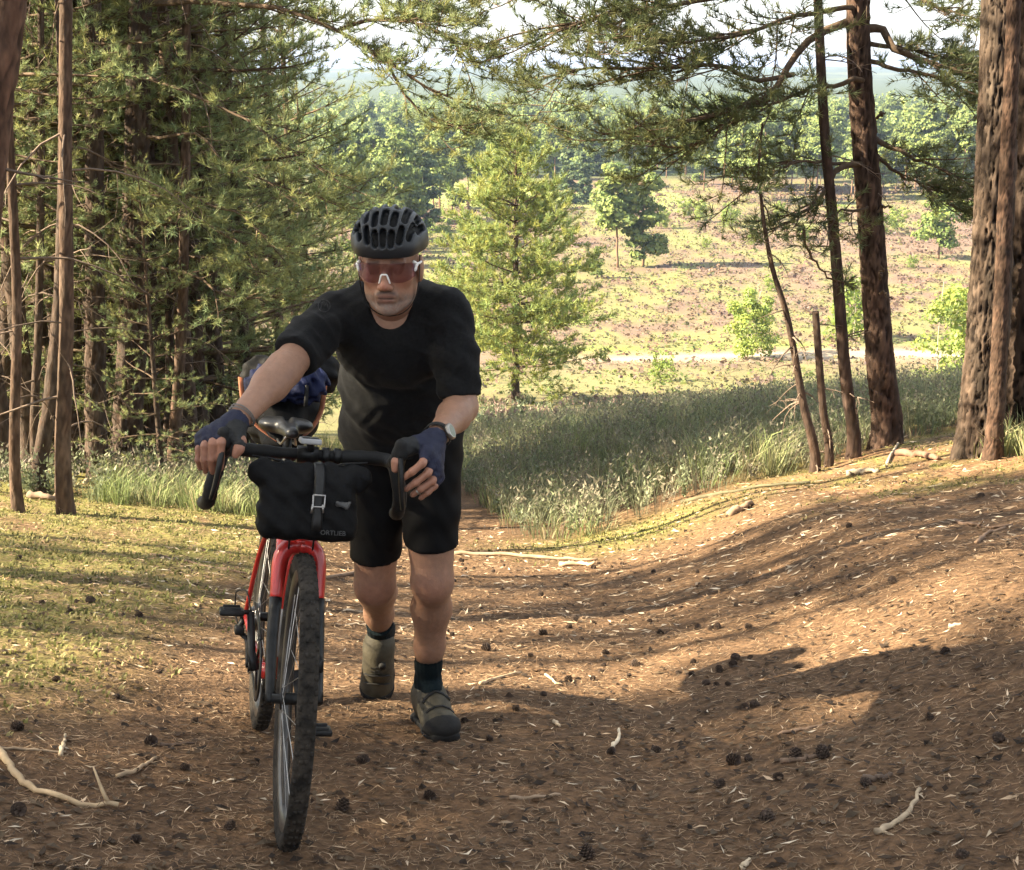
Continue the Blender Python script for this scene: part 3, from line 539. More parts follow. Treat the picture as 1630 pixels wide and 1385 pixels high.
def birch(seed, H, rad, stems, n, size, col):
    rng = np.random.default_rng(seed); tr, mb = MB(), MB(); pads = []
    for k in range(stems):
        a = rng.uniform(0, 6.28); top = V(math.cos(a) * rad * .5, math.sin(a) * rad * .5, H * rng.uniform(.8, 1)); b = V(math.cos(a) * .15 * stems, math.sin(a) * .15 * stems, -.3); pp = spline([b, (b + top) / 2 + rng.normal(size=3) * .15, top], 9)
        tube(tr, pp, np.linspace(.035 * H / 5, .008, 9), 6, V(.42, .38, .32)); 
        for j in range(14):
            t = .22 + .78 * (j + rng.random()) / 14; i = min(int(t * 8), 7); w = rad * (1.0 - .75 * abs(t - .45)) * .9; a2 = rng.uniform(0, 6.28); q = w * rng.uniform(.2, .85); c = pp[i] + V(math.cos(a2) * q, math.sin(a2) * q, rng.normal() * .2)
            pads.append((c, (w * .36, w * .36, w * .3), 1)); tube(tr, [pp[i], c], [.012, .004], 3, V(.22, .17, .13), cap=False)
    return {'trunk': tr.mesh('trunk', M_TWIG), 'crown': pads_crown(rng, pads, n / len(pads), size, col, .5).mesh('crown', M_LEAF, False)}
def base_of(px, Y):
    x = (px - CX) / FPX * Y * 1.02; x = (px - CX) / FPX * ((V(x, Y, gz(x, Y)) - CAM) @ _f); return (x, Y, gz(x, Y))
FP = V(.18, .235, .08)
MID = pine_proto(401, 12.3, 1.7, 5.1, whorl=.46, nb=(5, 9), r=.2, size=.30, m=16, w=.045, twig=1.3, step=.26, dead=6, col=V(.25, .295, .10), tstep=.18)
plant(MID, 'pine_tree', base_of(820, 60), 1.1, 1.0, 'sunlit pale green pine standing alone in the valley behind the walker', None)
f1 = far_pine(402, 11.5, .42, 3.2, 24, 190, .32, FP); f2 = far_pine(403, 11.5, .12, 2.6, 30, 190, .30, FP * .85)
plant(f1, 'pine_tree', base_of(983, 150), .5, 1.02, 'umbrella crowned pine with tall bare trunk on the pink heath', None)
plant(f2, 'pine_tree', base_of(1024, 151), 1.9, 1.0, 'shaggy pine beside the umbrella crowned pine on the heath', None)
b1 = birch(411, 5.0, 2.1, 3, 5200, .13, V(.25, .32, .09)); b2 = birch(412, 6.0, 2.4, 3, 5200, .12, V(.25, .32, .09)); b3 = birch(413, 3.0, 1.6, 4, 1400, .14, V(.20, .27, .07))
plant(b1, 'birch_tree', base_of(1192, 84.5), .3, .98, 'light green birch beside the sandy track on the heath', None)
plant(b2, 'birch_tree', base_of(1503, 55), 2.0, 1.0, 'bright green birch partly hidden by the massive cracked pine', None)
plant(b3, 'birch_bush', base_of(1365, 92), 1.0, 1.5, 'yellow green birch bush behind the limbed pine on the bank', None)
plant(b3, 'birch_bush', base_of(1060, 72), 2.0, .55, 'low yellow green bush in front of the sandy track', None, 'bush')
rp1 = far_pine(404, 9, .22, 3.4, 18, 180, .30, V(.17, .23, .07)); plant(rp1, 'pine_tree', base_of(1493, 158), .7, .95, 'round green pine on pale stem on the heath behind the bank', None)
DK = V(.10, .14, .07)
dk1 = far_pine(405, 15, .02, 3.0, 36, 150, .42, DK, .2); dk2 = far_pine(406, 16, .3, 3.6, 28, 170, .45, FP * .8, .2); dk3 = far_pine(407, 17, .4, 4.2, 26, 190, .45, FP * .95, .2)
plant(dk1, 'conifer_tree', base_of(905, 236), .7, .72, 'dark dense conifer at the wood edge right of the lone sunlit pine', None)
plant(dk1, 'conifer_tree', base_of(930, 240), 2.7, .6, 'smaller dark conifer next to the dense dark conifer', None)
plant(dk1, 'conifer_tree', base_of(678, 190), 1.7, .78, 'dark conifer standing above the cycling helmet', None)
plant(dk1, 'conifer_tree', base_of(640, 205), 3.7, .8, 'dark conifer behind the drooping limb of the wood edge pine', None)
plant(f2, 'pine_bush', base_of(950, 140), .9, .30, 'small dark pine bush at the foot of the lone sunlit pine', None, 'bush')
rng = np.random.default_rng(31); PRO = [dk2, dk3, f1, f2, dk1]
# edge of the far wood: individual trees, thinner where the fields show
Lw = ['tall pine at the sunlit edge of the far wood', 'dense conifer at the sunlit edge of the far wood']; n_far = 0
for k in range(420):
    Y = rng.uniform(225, 420); px = rng.uniform(560, 1600); x, y, z = base_of(px, Y)
    if Y < 292 and fbm(np.array([x * .02 + 3]), np.array([Y * .01]), 44)[0] > .45: continue
    if Y < 262 and rng.random() < .55: continue
    if n_far >= 230: break
    q = rng.choice(5, p=[.34, .34, .12, .1, .10]); n_far += 1
    plant(PRO[q], 'pine_tree' if q != 4 else 'conifer_tree', (x, y, z - .3), rng.uniform(0, 6), rng.uniform(.55, .9), Lw[1] if q == 4 else Lw[0], 'trees at the edge of the far wood')
for k, (px, Y, q, sc) in enumerate([(565, 150, 1, .8), (590, 165, 3, .95), (612, 158, 0, .75), (632, 172, 1, .8), (655, 180, 3, 1.0), (600, 190, 0, .85), (640, 200, 1, .85), (668, 205, 0, .85), (700, 215, 1, .8), (720, 222, 3, 1.0), (575, 205, 0, .9), (690, 228, 0, .9), (745, 226, 1, .8), (545, 178, 0, .9)]):
    plant(PRO[q], 'pine_tree', base_of(px, Y), k * 1.7, sc, 'tall pine in the clump on the heath behind the cycling helmet', 'clump of pines behind the helmet')
for k, (px, Y, q, sc) in enumerate([(1120, 262, 1, .8), (1165, 270, 0, .85), (1215, 255, 1, .8), (1250, 264, 0, .8), (1300, 258, 1, .85), (1320, 266, 0, .9), (1355, 250, 0, .8), (1440, 262, 1, .9), (1470, 255, 1, .95), (1500, 262, 0, 1.0), (1530, 250, 1, .95), (1548, 258, 0, 1.0)]):
    plant(PRO[q], 'pine_tree', base_of(px, Y), k * 2.3, sc, 'tall bare stemmed pine on the heath in front of the far wood', 'pines in front of the far wood')
# the birches and bushes dotted over the heath
for k, (px, Y, s) in enumerate([(1115, 205, .8), (1165, 198, 1.0), (1090, 215, .7), (1405, 190, .9), (1430, 196, .8), (1330, 205, .8), (1240, 210, .7), (1200, 175, .5), (1280, 180, .5), (1450, 150, .4), (1125, 170, .35), (700, 175, .9), (740, 185, .8), (880, 190, .8), (905, 176, .6), (725, 120, .6), (760, 110, .6), (1380, 118, .5), (1225, 130, .4), (1010, 190, .6), (1055, 195, .7), (660, 170, 1.0), (600, 165, 1.0), (560, 150, 1.1), (1540, 210, .9)]):
    plant([b1, b3][k % 2], 'birch_tree' if k % 2 == 0 else 'birch_bush', base_of(px, Y), k * 1.1, s * (1.25 if k % 2 else .9), 'small green %s dotted among heather on the heath' % ('birch tree' if k % 2 == 0 else 'birch bush'), 'birches on the heath' if k % 2 == 0 else 'birch bushes on the heath', 'tree' if k % 2 == 0 else 'bush')
# far wood as one mass
cp = [pads_crown(np.random.default_rng(60 + i), [(V(0, 0, 5.5 + 2.6 * j) + np.random.default_rng(i * 9 + j).normal(size=3) * V(1.6, 1.6, .3), (3.2 - .5 * j, 3.2 - .5 * j, 2.2), 1) for j in range(3)], 24, .85, FP * (.55 + .17 * i)) for i in range(5)]
fw = MB(); rng = np.random.default_rng(33)
for k in range(2200):
    Y = 295 * (690 / 295) ** (rng.random() ** .8); X = rng.uniform(-.42, .47) * Y
    if Y < 420 and X > -.2 * Y: 
        if rng.random() < .15: continue
    a = rng.uniform(0, 6.28); s = rng.uniform(.65, 1.02); M = np.array([[math.cos(a), -math.sin(a), 0], [math.sin(a), math.cos(a), 0], [0, 0, 1]]) * s
    fw.merge(cp[rng.integers(5)], M, V(X, Y, gz(X, Y) - 1))
tag(obj('far_wood', fw, M_FAR, smooth=False), 'hazy pine wood filling the valley beyond the heath', 'woodland', kind='stuff')
# ------------------------------------------------------------------ ground cover: heather, grass, heath scrub, litter
M_GRASS = mat('grass_and_heather', (.85, .85, .85), .7, .2, 2, attr=True, spec=.2, trans=.3, col2=(1.15, 1.15, 1.1))
M_LITTER = mat('litter', (.8, .8, .8), .85, .2, 25, attr=True, spec=.25, col2=(1.2, 1.2, 1.2))
def in_heather(X, Y):
    lo = np.interp(X, [-1.2, -.75, -.3, .15, .5, 1.1, 2.5, 3.4, 9], [17.0, 13.4, 10.8, 9.6, 9.25, 9.5, 10.15, 10.9, 11.4])
    return (Y > lo + .25 * (fbm(X * 2, Y * 2, 71) - .5)) & (X > path_x(Y) + .15)
def blades(mb, P, Hh, rng, per, spread, lean, w, cols, tipc=None):
    """tufts of bent grass blades: two quads tapering to a tip"""
    n = len(P); a = rng.uniform(0, 2 * np.pi, (n, per)); q = spread * np.sqrt(rng.random((n, per))); b = P[:, None] + np.stack([np.cos(a) * q, np.sin(a) * q, np.zeros_like(q)], -1)
    h = Hh[:, None] * rng.uniform(.55, 1.1, (n, per)); ln = lean * h * rng.uniform(.2, 1.2, (n, per)); a2 = a + rng.normal(size=(n, per)) * .8; d = np.stack([np.cos(a2), np.sin(a2), np.zeros_like(a2)], -1)
    sd = np.stack([-np.sin(a2 + .6), np.cos(a2 + .6), np.zeros_like(a2)], -1) * w; Z = V(0, 0, 1)
    m1 = b + d * (ln * .35)[..., None] + Z * (h * .6)[..., None]; tp = b + d * ln[..., None] + Z * (h * (1 - .25 * lean))[..., None]
    v = np.stack([b - sd, b + sd, m1 + sd * .7, m1 - sd * .7, tp], 2).reshape(-1, 3); k = np.arange(n * per)[:, None] * 5
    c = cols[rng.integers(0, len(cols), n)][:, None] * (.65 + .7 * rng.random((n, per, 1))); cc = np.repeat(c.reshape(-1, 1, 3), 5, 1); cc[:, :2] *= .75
    if tipc is not None: cc[:, 4] = tipc * (.7 + .6 * rng.random((len(cc), 1)))
    mb.add(v, k + np.array([[0, 1, 2, 3]]), cc.reshape(-1, 3)); mb.f3.append(k + np.array([[3, 2, 4]]) + mb.n - len(v)); return mb
def sprigs(mb, P, Hh, rng, stems, m, cols, tipc, lsize=.03):
    """heather: upright stems clad in small leaves, tips coloured"""
    n = len(P); a = rng.uniform(0, 2 * np.pi, (n, stems)); t = rng.uniform(.1, .55, (n, stems)); d = np.stack([np.cos(a) * t, np.sin(a) * t, np.ones_like(a)], -1); d /= np.linalg.norm(d, axis=2)[..., None]
    h = Hh[:, None] * rng.uniform(.6, 1.1, (n, stems)); s = (np.arange(m) + .5) / m; s = .15 + .85 * s
    B = P[:, None, None] + d[:, :, None] * (h[..., None] * s)[..., None] + rng.normal(size=(n, stems, m, 3)) * .018
    e = rnd_unit(rng, n * stems * m).reshape(n, stems, m, 3); e[..., 2] = np.abs(e[..., 2]) + .3; sd = np.cross(e, rnd_unit(rng, n * stems * m).reshape(e.shape)); L = lsize * rng.uniform(.7, 1.6, (n, stems, m, 1))
    v = np.stack([B - sd * L * .5, B + sd * L * .5, B + e * L * 1.7], 3).reshape(-1, 3)
    c = cols[rng.integers(0, len(cols), n)][:, None, None] * (.6 + .8 * rng.random((n, stems, m, 1))); tip = (s > .8)[None, None, :, None] * (rng.random((n, 1, 1, 1)) < .55)
    c = np.where(tip, tipc * (.7 + .6 * rng.random((n, stems, m, 1))), c); return mb.add(v, np.arange(len(v)).reshape(-1, 3), np.repeat(c.reshape(-1, 3), 3, 0))
rng = np.random.default_rng(51)
def scatter(n, x0, x1, y0, y1, ok=None, geo=False):
    X = rng.uniform(x0, x1, n); Y = y0 * (y1 / y0) ** rng.random(n) if geo else rng.uniform(y0, y1, n)
    if ok is not None: k = ok(X, Y); X, Y = X[k], Y[k]
    return np.stack([X, Y, height(X, Y)], -1)
GREEN = np.array([[.20, .25, .10], [.23, .27, .115], [.28, .28, .15], [.19, .22, .12], [.34, .30, .18]]); HEATH = np.array([[.17, .195, .115], [.20, .205, .135], [.21, .19, .145], [.16, .185, .12]])
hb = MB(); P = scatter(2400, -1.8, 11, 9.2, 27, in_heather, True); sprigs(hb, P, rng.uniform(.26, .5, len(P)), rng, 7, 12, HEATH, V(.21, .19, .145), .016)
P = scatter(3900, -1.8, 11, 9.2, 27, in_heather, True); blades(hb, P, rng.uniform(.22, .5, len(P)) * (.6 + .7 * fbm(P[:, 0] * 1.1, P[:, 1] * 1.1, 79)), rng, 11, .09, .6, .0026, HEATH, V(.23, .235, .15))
P = scatter(600, -3, 14, 26, 60, lambda X, Y: X > path_x(Y)); sprigs(hb, P, rng.uniform(.35, .6, len(P)), rng, 7, 8, HEATH, V(.24, .17, .15), .06)
tag(obj('heather', hb, M_GRASS, smooth=False), 'shaded grey green heather bank beside the path', 'heather', kind='stuff')
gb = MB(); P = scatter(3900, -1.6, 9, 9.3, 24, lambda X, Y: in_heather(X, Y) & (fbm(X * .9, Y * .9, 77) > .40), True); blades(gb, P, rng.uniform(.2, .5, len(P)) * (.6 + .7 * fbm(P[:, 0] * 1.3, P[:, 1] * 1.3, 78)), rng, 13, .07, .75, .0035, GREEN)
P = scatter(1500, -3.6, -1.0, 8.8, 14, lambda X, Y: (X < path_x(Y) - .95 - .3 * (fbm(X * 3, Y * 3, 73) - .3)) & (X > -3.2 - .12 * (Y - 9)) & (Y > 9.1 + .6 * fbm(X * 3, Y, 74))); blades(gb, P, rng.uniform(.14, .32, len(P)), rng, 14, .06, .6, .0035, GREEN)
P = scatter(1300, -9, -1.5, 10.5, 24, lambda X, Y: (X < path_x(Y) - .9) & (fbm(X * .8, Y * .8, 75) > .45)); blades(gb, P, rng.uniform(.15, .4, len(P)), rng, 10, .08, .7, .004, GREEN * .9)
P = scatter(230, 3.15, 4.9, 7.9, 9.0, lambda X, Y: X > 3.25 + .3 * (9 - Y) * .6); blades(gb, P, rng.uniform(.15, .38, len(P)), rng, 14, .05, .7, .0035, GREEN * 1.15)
tag(obj('grass', gb, M_GRASS, smooth=False), 'long green grass tufts growing through the heather beside the path', 'grass', kind='stuff')
lh = MB(); P = scatter(900, -4.2, -.7, 9.6, 15, lambda X, Y: (X < path_x(Y) - .75) & (fbm(X * 1.1, Y * 1.1, 79) > .44)); sprigs(lh, P, rng.uniform(.2, .42, len(P)), rng, 6, 10, HEATH, V(.17, .14, .12), .016)
tag(obj('heather', lh, M_GRASS, smooth=False), 'low heather fringe in front of the shaded wood', 'heather', kind='stuff')
# heath of the valley floor
sb = MB(); P = scatter(29000, -70, 95, 58, 275, lambda X, Y: (X > -.30 * Y - 6) & (X < .46 * Y) & (np.abs(Y - 84 - 1.5 * np.sin(X * .07)) > 1.6), True)
h1 = fbm(P[:, 0] * .09, P[:, 1] * .05, 41); h2 = fbm(P[:, 0] * .45, P[:, 1] * .25, 42); k = sstep(.48, .64, h1 * .5 + h2 * .5); k = np.maximum(k * .6, .75 * sstep(86, 74, P[:, 1])); isg = rng.random(len(P)) < k
hc = np.array([[.155, .108, .095], [.175, .125, .105], [.14, .11, .082], [.12, .122, .066], [.17, .118, .105]]); gc = np.array([[.14, .175, .065], [.165, .165, .08], [.115, .15, .055], [.175, .16, .09]])
n = len(P); mq = 6; c = np.where(isg[:, None], gc[rng.integers(0, 4, n)], hc[rng.integers(0, 5, n)]); sz = (.26 + .35 * rng.random(n) ** 2) * np.where(isg, .8, 1) * (.7 + P[:, 1] / 250)
d = rnd_unit(rng, n * mq).reshape(n, mq, 3); d[..., 2] = np.abs(d[..., 2]); Q = P[:, None] + d * sz[:, None, None] * V(1, 1, .6); Nn = (d + V(0, 0, .4) + rng.normal(size=d.shape) * .4); Nn /= np.linalg.norm(Nn, axis=2)[..., None]
leaf_quads(sb, Q.reshape(-1, 3), Nn.reshape(-1, 3), np.repeat(sz * .42, mq) * rng.uniform(.5, 1.2, n * mq), rng, np.repeat(c, mq, 0), .35)
tag(obj('heath_scrub', sb, M_GRASS, smooth=False), 'pink brown heather and yellow grass covering the open valley floor', 'heathland', kind='stuff')

# ------------------------------------------------------------------ litter on the path
def slivers(mb, n, Ln, W, cols, x0, x1, y0, y1, lift=.004, tilt=.25, ok=None, curve=0.25):
    P = scatter(n, x0, x1, y0, y1, ok, True); n = len(P); a = rng.uniform(0, np.pi, n); L_ = rng.uniform(*Ln, n); w = rng.uniform(*W, n)
    d = np.stack([np.cos(a), np.sin(a), rng.normal(size=n) * tilt], -1); s = np.stack([-np.sin(a), np.cos(a), rng.normal(size=n) * .5], -1); bend = s * (L_ * rng.normal(size=n) * curve)[:, None]
    e0 = P - d * L_[:, None] * .5; e1 = P + d * L_[:, None] * .5; m = P + bend
    for q in (e0, e1, m): q[:, 2] = np.maximum(q[:, 2], height(q[:, 0], q[:, 1]) + lift * (.3 + rng.random(n)))
    sw = s * w[:, None] * .5; sw[:, 2] *= .6
    v = np.stack([e0, m - sw, m + sw, e1], 1).reshape(-1, 3); k = np.arange(n)[:, None] * 4; c = cols[rng.integers(0, len(cols), n)] * (.6 + .8 * rng.random((n, 1)))
    return mb.add(v, np.concatenate([k + [[0, 1, 2]], k + [[1, 3, 2]]]), np.repeat(c, 4, 0))
BR = np.array([[.20, .125, .072], [.14, .085, .05], [.25, .165, .10], [.08, .052, .034], [.30, .21, .13]]); PALE = np.array([[.46, .36, .25], [.40, .29, .19], [.52, .43, .32]])
lt = MB(); wid = lambda X, Y: (np.abs(X) < .44 * Y + .4) & ~in_heather(X, Y)
slivers(lt, 64000, (.02, .055), (.0016, .0036), BR, -2.6, 3.6, 2.1, 5.2, ok=wid)
slivers(lt, 34000, (.03, .075), (.003, .007), BR, -4, 5, 5.0, 11, .006, ok=wid)
slivers(lt, 1500, (.02, .055), (.003, .008), PALE, -2.6, 3.6, 2.2, 5.5, .008, ok=wid, curve=.1)
slivers(lt, 1700, (.03, .09), (.006, .014), PALE * .95, -2.0, 3.4, 5.2, 10.5, .01, ok=wid, curve=.1)
slivers(lt, 6500, (.015, .05), (.008, .022), BR * .32, -2.0, 3.0, 2.4, 9.5, .010, ok=wid, curve=.1)
tag(obj('needle_litter', lt, M_LITTER, smooth=False), 'brown pine needles and pale bark scraps strewn over the path', 'litter', kind='stuff')
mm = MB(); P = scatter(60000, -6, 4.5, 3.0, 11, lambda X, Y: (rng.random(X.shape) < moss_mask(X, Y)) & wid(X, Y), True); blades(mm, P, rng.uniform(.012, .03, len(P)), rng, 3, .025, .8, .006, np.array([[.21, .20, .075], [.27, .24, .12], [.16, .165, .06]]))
tag(obj('moss', mm, M_GRASS, smooth=False), 'yellow green moss carpet on the banks of the path', 'moss', kind='stuff')

# pine cones: each one a thing
def cone_mesh(seed):
    r_ = np.random.default_rng(seed); mb = MB(); n = 54
    lathe(mb, [(.001, -.026), (.012, -.018), (.015, -.004), (.010, .014), (.001, .026)], (0, 0, 0), (0, 0, 1), 8, V(.05, .032, .024))
    for k in range(n):
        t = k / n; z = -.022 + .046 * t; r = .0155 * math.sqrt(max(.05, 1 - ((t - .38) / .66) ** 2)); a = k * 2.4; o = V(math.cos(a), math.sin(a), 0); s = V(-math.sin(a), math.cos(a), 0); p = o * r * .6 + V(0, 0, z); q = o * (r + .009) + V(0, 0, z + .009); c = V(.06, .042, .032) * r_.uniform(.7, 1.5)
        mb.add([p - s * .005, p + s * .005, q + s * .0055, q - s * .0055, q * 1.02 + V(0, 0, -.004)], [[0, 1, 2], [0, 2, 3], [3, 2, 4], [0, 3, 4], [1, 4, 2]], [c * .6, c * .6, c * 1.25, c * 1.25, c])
    return mb.mesh('pine_cone', M_LITTER, False)
CONES = [cone_mesh(1), cone_mesh(2)]
def put_on(o, x, y, lift, rot): o.location = (x, y, gz(x, y) + lift); o.rotation_euler = rot
cone_px = [(222, 982), (112, 975), (254, 1072), (187, 1112), (30, 1162), (309, 1150), (240, 1185), (66, 962), (30, 1295), (365, 1320), (215, 1340), (293, 1225), (710, 1105), (865, 1108), (905, 1085), (820, 1130), (972, 1200), (1045, 1198), (1145, 1252), (1190, 1210), (1165, 1215), (1185, 1130), (1200, 1125), (1505, 1040), (1480, 1145), (1310, 1205), (1220, 1305), (1530, 1365), (935, 1365), (683, 1270), (845, 1045), (775, 1035), (865, 1010), (720, 1012), (690, 985), (915, 990), (1190, 1000), (1170, 1050), (1010, 1060), (1050, 1010), (985, 915), (945, 905), (900, 935), (1110, 912), (1040, 912), (800, 940), (860, 950), (735, 895), (1065, 925), (760, 860), (790, 880), (960, 965), (1440, 770), (1560, 792), (1350, 840), (1270, 950), (1420, 930), (580, 1215), (545, 1290), (1100, 1075), (1125, 1090), (1240, 1240), (1265, 1210), (740, 1150), (780, 1180), (145, 960), (165, 880), (30, 890), (90, 1085), (1590, 1180), (1380, 1250)]
cl = [(float(rng.uniform(660, 1230)), float(rng.uniform(880, 1080))) for _ in range(14)]; extra = [(cl[k % 14][0] + float(rng.normal() * 28), min(1100, max(872, cl[k % 14][1] + float(rng.normal() * 12)))) for k in range(46)]
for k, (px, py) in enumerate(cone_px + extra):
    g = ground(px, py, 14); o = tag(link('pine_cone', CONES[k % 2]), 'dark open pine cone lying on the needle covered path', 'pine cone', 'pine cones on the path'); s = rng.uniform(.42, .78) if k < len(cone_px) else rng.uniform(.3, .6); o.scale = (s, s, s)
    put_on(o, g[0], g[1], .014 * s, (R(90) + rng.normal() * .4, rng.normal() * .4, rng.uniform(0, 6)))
# fallen sticks
def stick(pts, r, label, col=V(.36, .27, .18), group=None, lift=.5, side=0, name='stick'):
    G = np.array([ground(px, py, 20) for px, py in pts]); P = spline(G, max(6, 4 * len(pts))); P[:, 2] = height(P[:, 0], P[:, 1]) + r * (lift + .3); P += rng.normal(size=P.shape) * r * .25; mb = MB(); n = len(P)
    cc = col[None] * rng.uniform(.75, 1.2, (n, 1)); tube(mb, P, r * np.linspace(1, .6, n) * rng.uniform(.85, 1.15, n), 7, cc)
    for k in range(side):
        i = rng.integers(1, n - 1); d = P[i] - P[i - 1]; q = limb(P[i], d / np.linalg.norm(d) + V(*rng.normal(size=2) * .8, .25), r * 9, rng, n=4); tube(mb, q, np.linspace(r * .6, r * .2, 4), 5, col)
    b = G[len(G) // 2]; return tag(obj(name, mb, M_LITTER, None, base=b), label, 'stick', group)
stick([(-30, 1180), (0, 1203), (60, 1262), (120, 1282), (190, 1288)], .011, 'long pale curved stick lying across the left foreground litter', V(.46, .34, .21), side=1)
stick([(183, 1238), (215, 1230), (250, 1208)], .007, 'short bent pale stick beside the long curved stick', V(.42, .31, .2))
stick([(97, 1203), (101, 1188), (104, 1172)], .007, 'stubby pale stick pointing at camera near the long curved stick', V(.48, .38, .26))
stick([(-10, 1192), (50, 1194), (105, 1200)], .005, 'thin straight stick crossing behind the long curved stick', V(.36, .27, .18))
stick([(255, 1188), (285, 1187), (310, 1184)], .005, 'short dark stick lying left of the rear tyre', V(.16, .11, .08))
stick([(1392, 1330), (1430, 1310), (1452, 1285), (1462, 1258)], .008, 'curved pale stick lying in the right foreground litter', V(.40, .31, .21), side=1)
stick([(1180, 1385), (1195, 1372)], .008, 'stub of pale wood at the bottom of the right foreground', V(.52, .42, .30))
stick([(1370, 1245), (1400, 1242), (1420, 1236)], .009, 'thick dark stick lying on litter near the curved pale stick', V(.14, .10, .075))
stick([(1245, 1215), (1275, 1212), (1300, 1206)], .009, 'dark bark coated stick among cones on the right of the path', V(.17, .115, .08))
stick([(1238, 1172), (1290, 1160), (1330, 1148)], .006, 'long thin brown stick on the right of the path', V(.24, .16, .11))
stick([(812, 1273), (850, 1272), (892, 1267)], .006, 'straight brown stick on the path in front of the shoes', V(.30, .22, .15))
stick([(975, 1196), (985, 1180), (985, 1168)], .007, 'upright pale splinter standing beside two cones on the path', V(.62, .52, .38), lift=2)
stick([(882, 1150), (892, 1160)], .007, 'chip of pale wood on the path right of the shoe', V(.55, .43, .30))
stick([(765, 1090), (795, 1080), (828, 1073)], .007, 'pale forked twig on the path behind the shoes', V(.46, .34, .22), side=1)
stick([(868, 1076), (880, 1084), (886, 1090)], .006, 'short bent pale twig near the forked twig', V(.5, .39, .26))
stick([(720, 883), (790, 884), (850, 890), (950, 893)], .016, 'long fallen pole lying across the sunlit path behind the walker', V(.30, .21, .14))
stick([(520, 922), (570, 912), (640, 905)], .012, 'fallen branch on the path between wheel and leg', V(.20, .14, .1))
stick([(240, 884), (310, 898), (400, 916)], .008, 'thin dark branch on the sunlit moss left of the bicycle', V(.15, .10, .07))
stick([(890, 902), (920, 901), (945, 902)], .018, 'thick pale log piece on the sunlit path', V(.44, .31, .2))
stick([(1160, 822), (1185, 812), (1195, 806)], .026, 'pale cut log lying on the right bank', V(.26, .18, .12))
stick([(1345, 758), (1370, 755), (1396, 752)], .025, 'thin weathered log near the foot of the limbed pine', V(.36, .30, .22))
stick([(1085, 802), (1140, 788), (1290, 770)], .016, 'mossy rotting pole along the front of the heather bank', V(.11, .10, .06))
stick([(1518, 830), (1560, 840), (1590, 842), (1610, 838)], .010, 'forked dark branch on the sunlit right bank', V(.20, .13, .09), side=2)
stick([(1555, 865), (1575, 850), (1600, 842)], .010, 'brown branch crossing the forked dark branch on the bank', V(.26, .17, .11))
stick([(1510, 1000), (1530, 995)], .008, 'pale wood chip on the shadowed right bank', V(.55, .45, .33))
stick([(1430, 725), (1455, 728), (1490, 735)], .03, 'fallen bark slab beside the foot of the limbed pine', V(.17, .10, .07))
stick([(1412, 740), (1432, 705), (1440, 668)], .012, 'bleached dead branch leaning on the limbed pine foot', V(.34, .28, .22), lift=1, side=1)
stick([(135, 772), (150, 765), (165, 757)], .02, 'pale log end among grass at the foot of the thick rough pine', V(.40, .32, .22))
stick([(45, 795), (80, 797), (110, 796)], .03, 'rotting branch lying behind the slim front pines', V(.24, .17, .12))
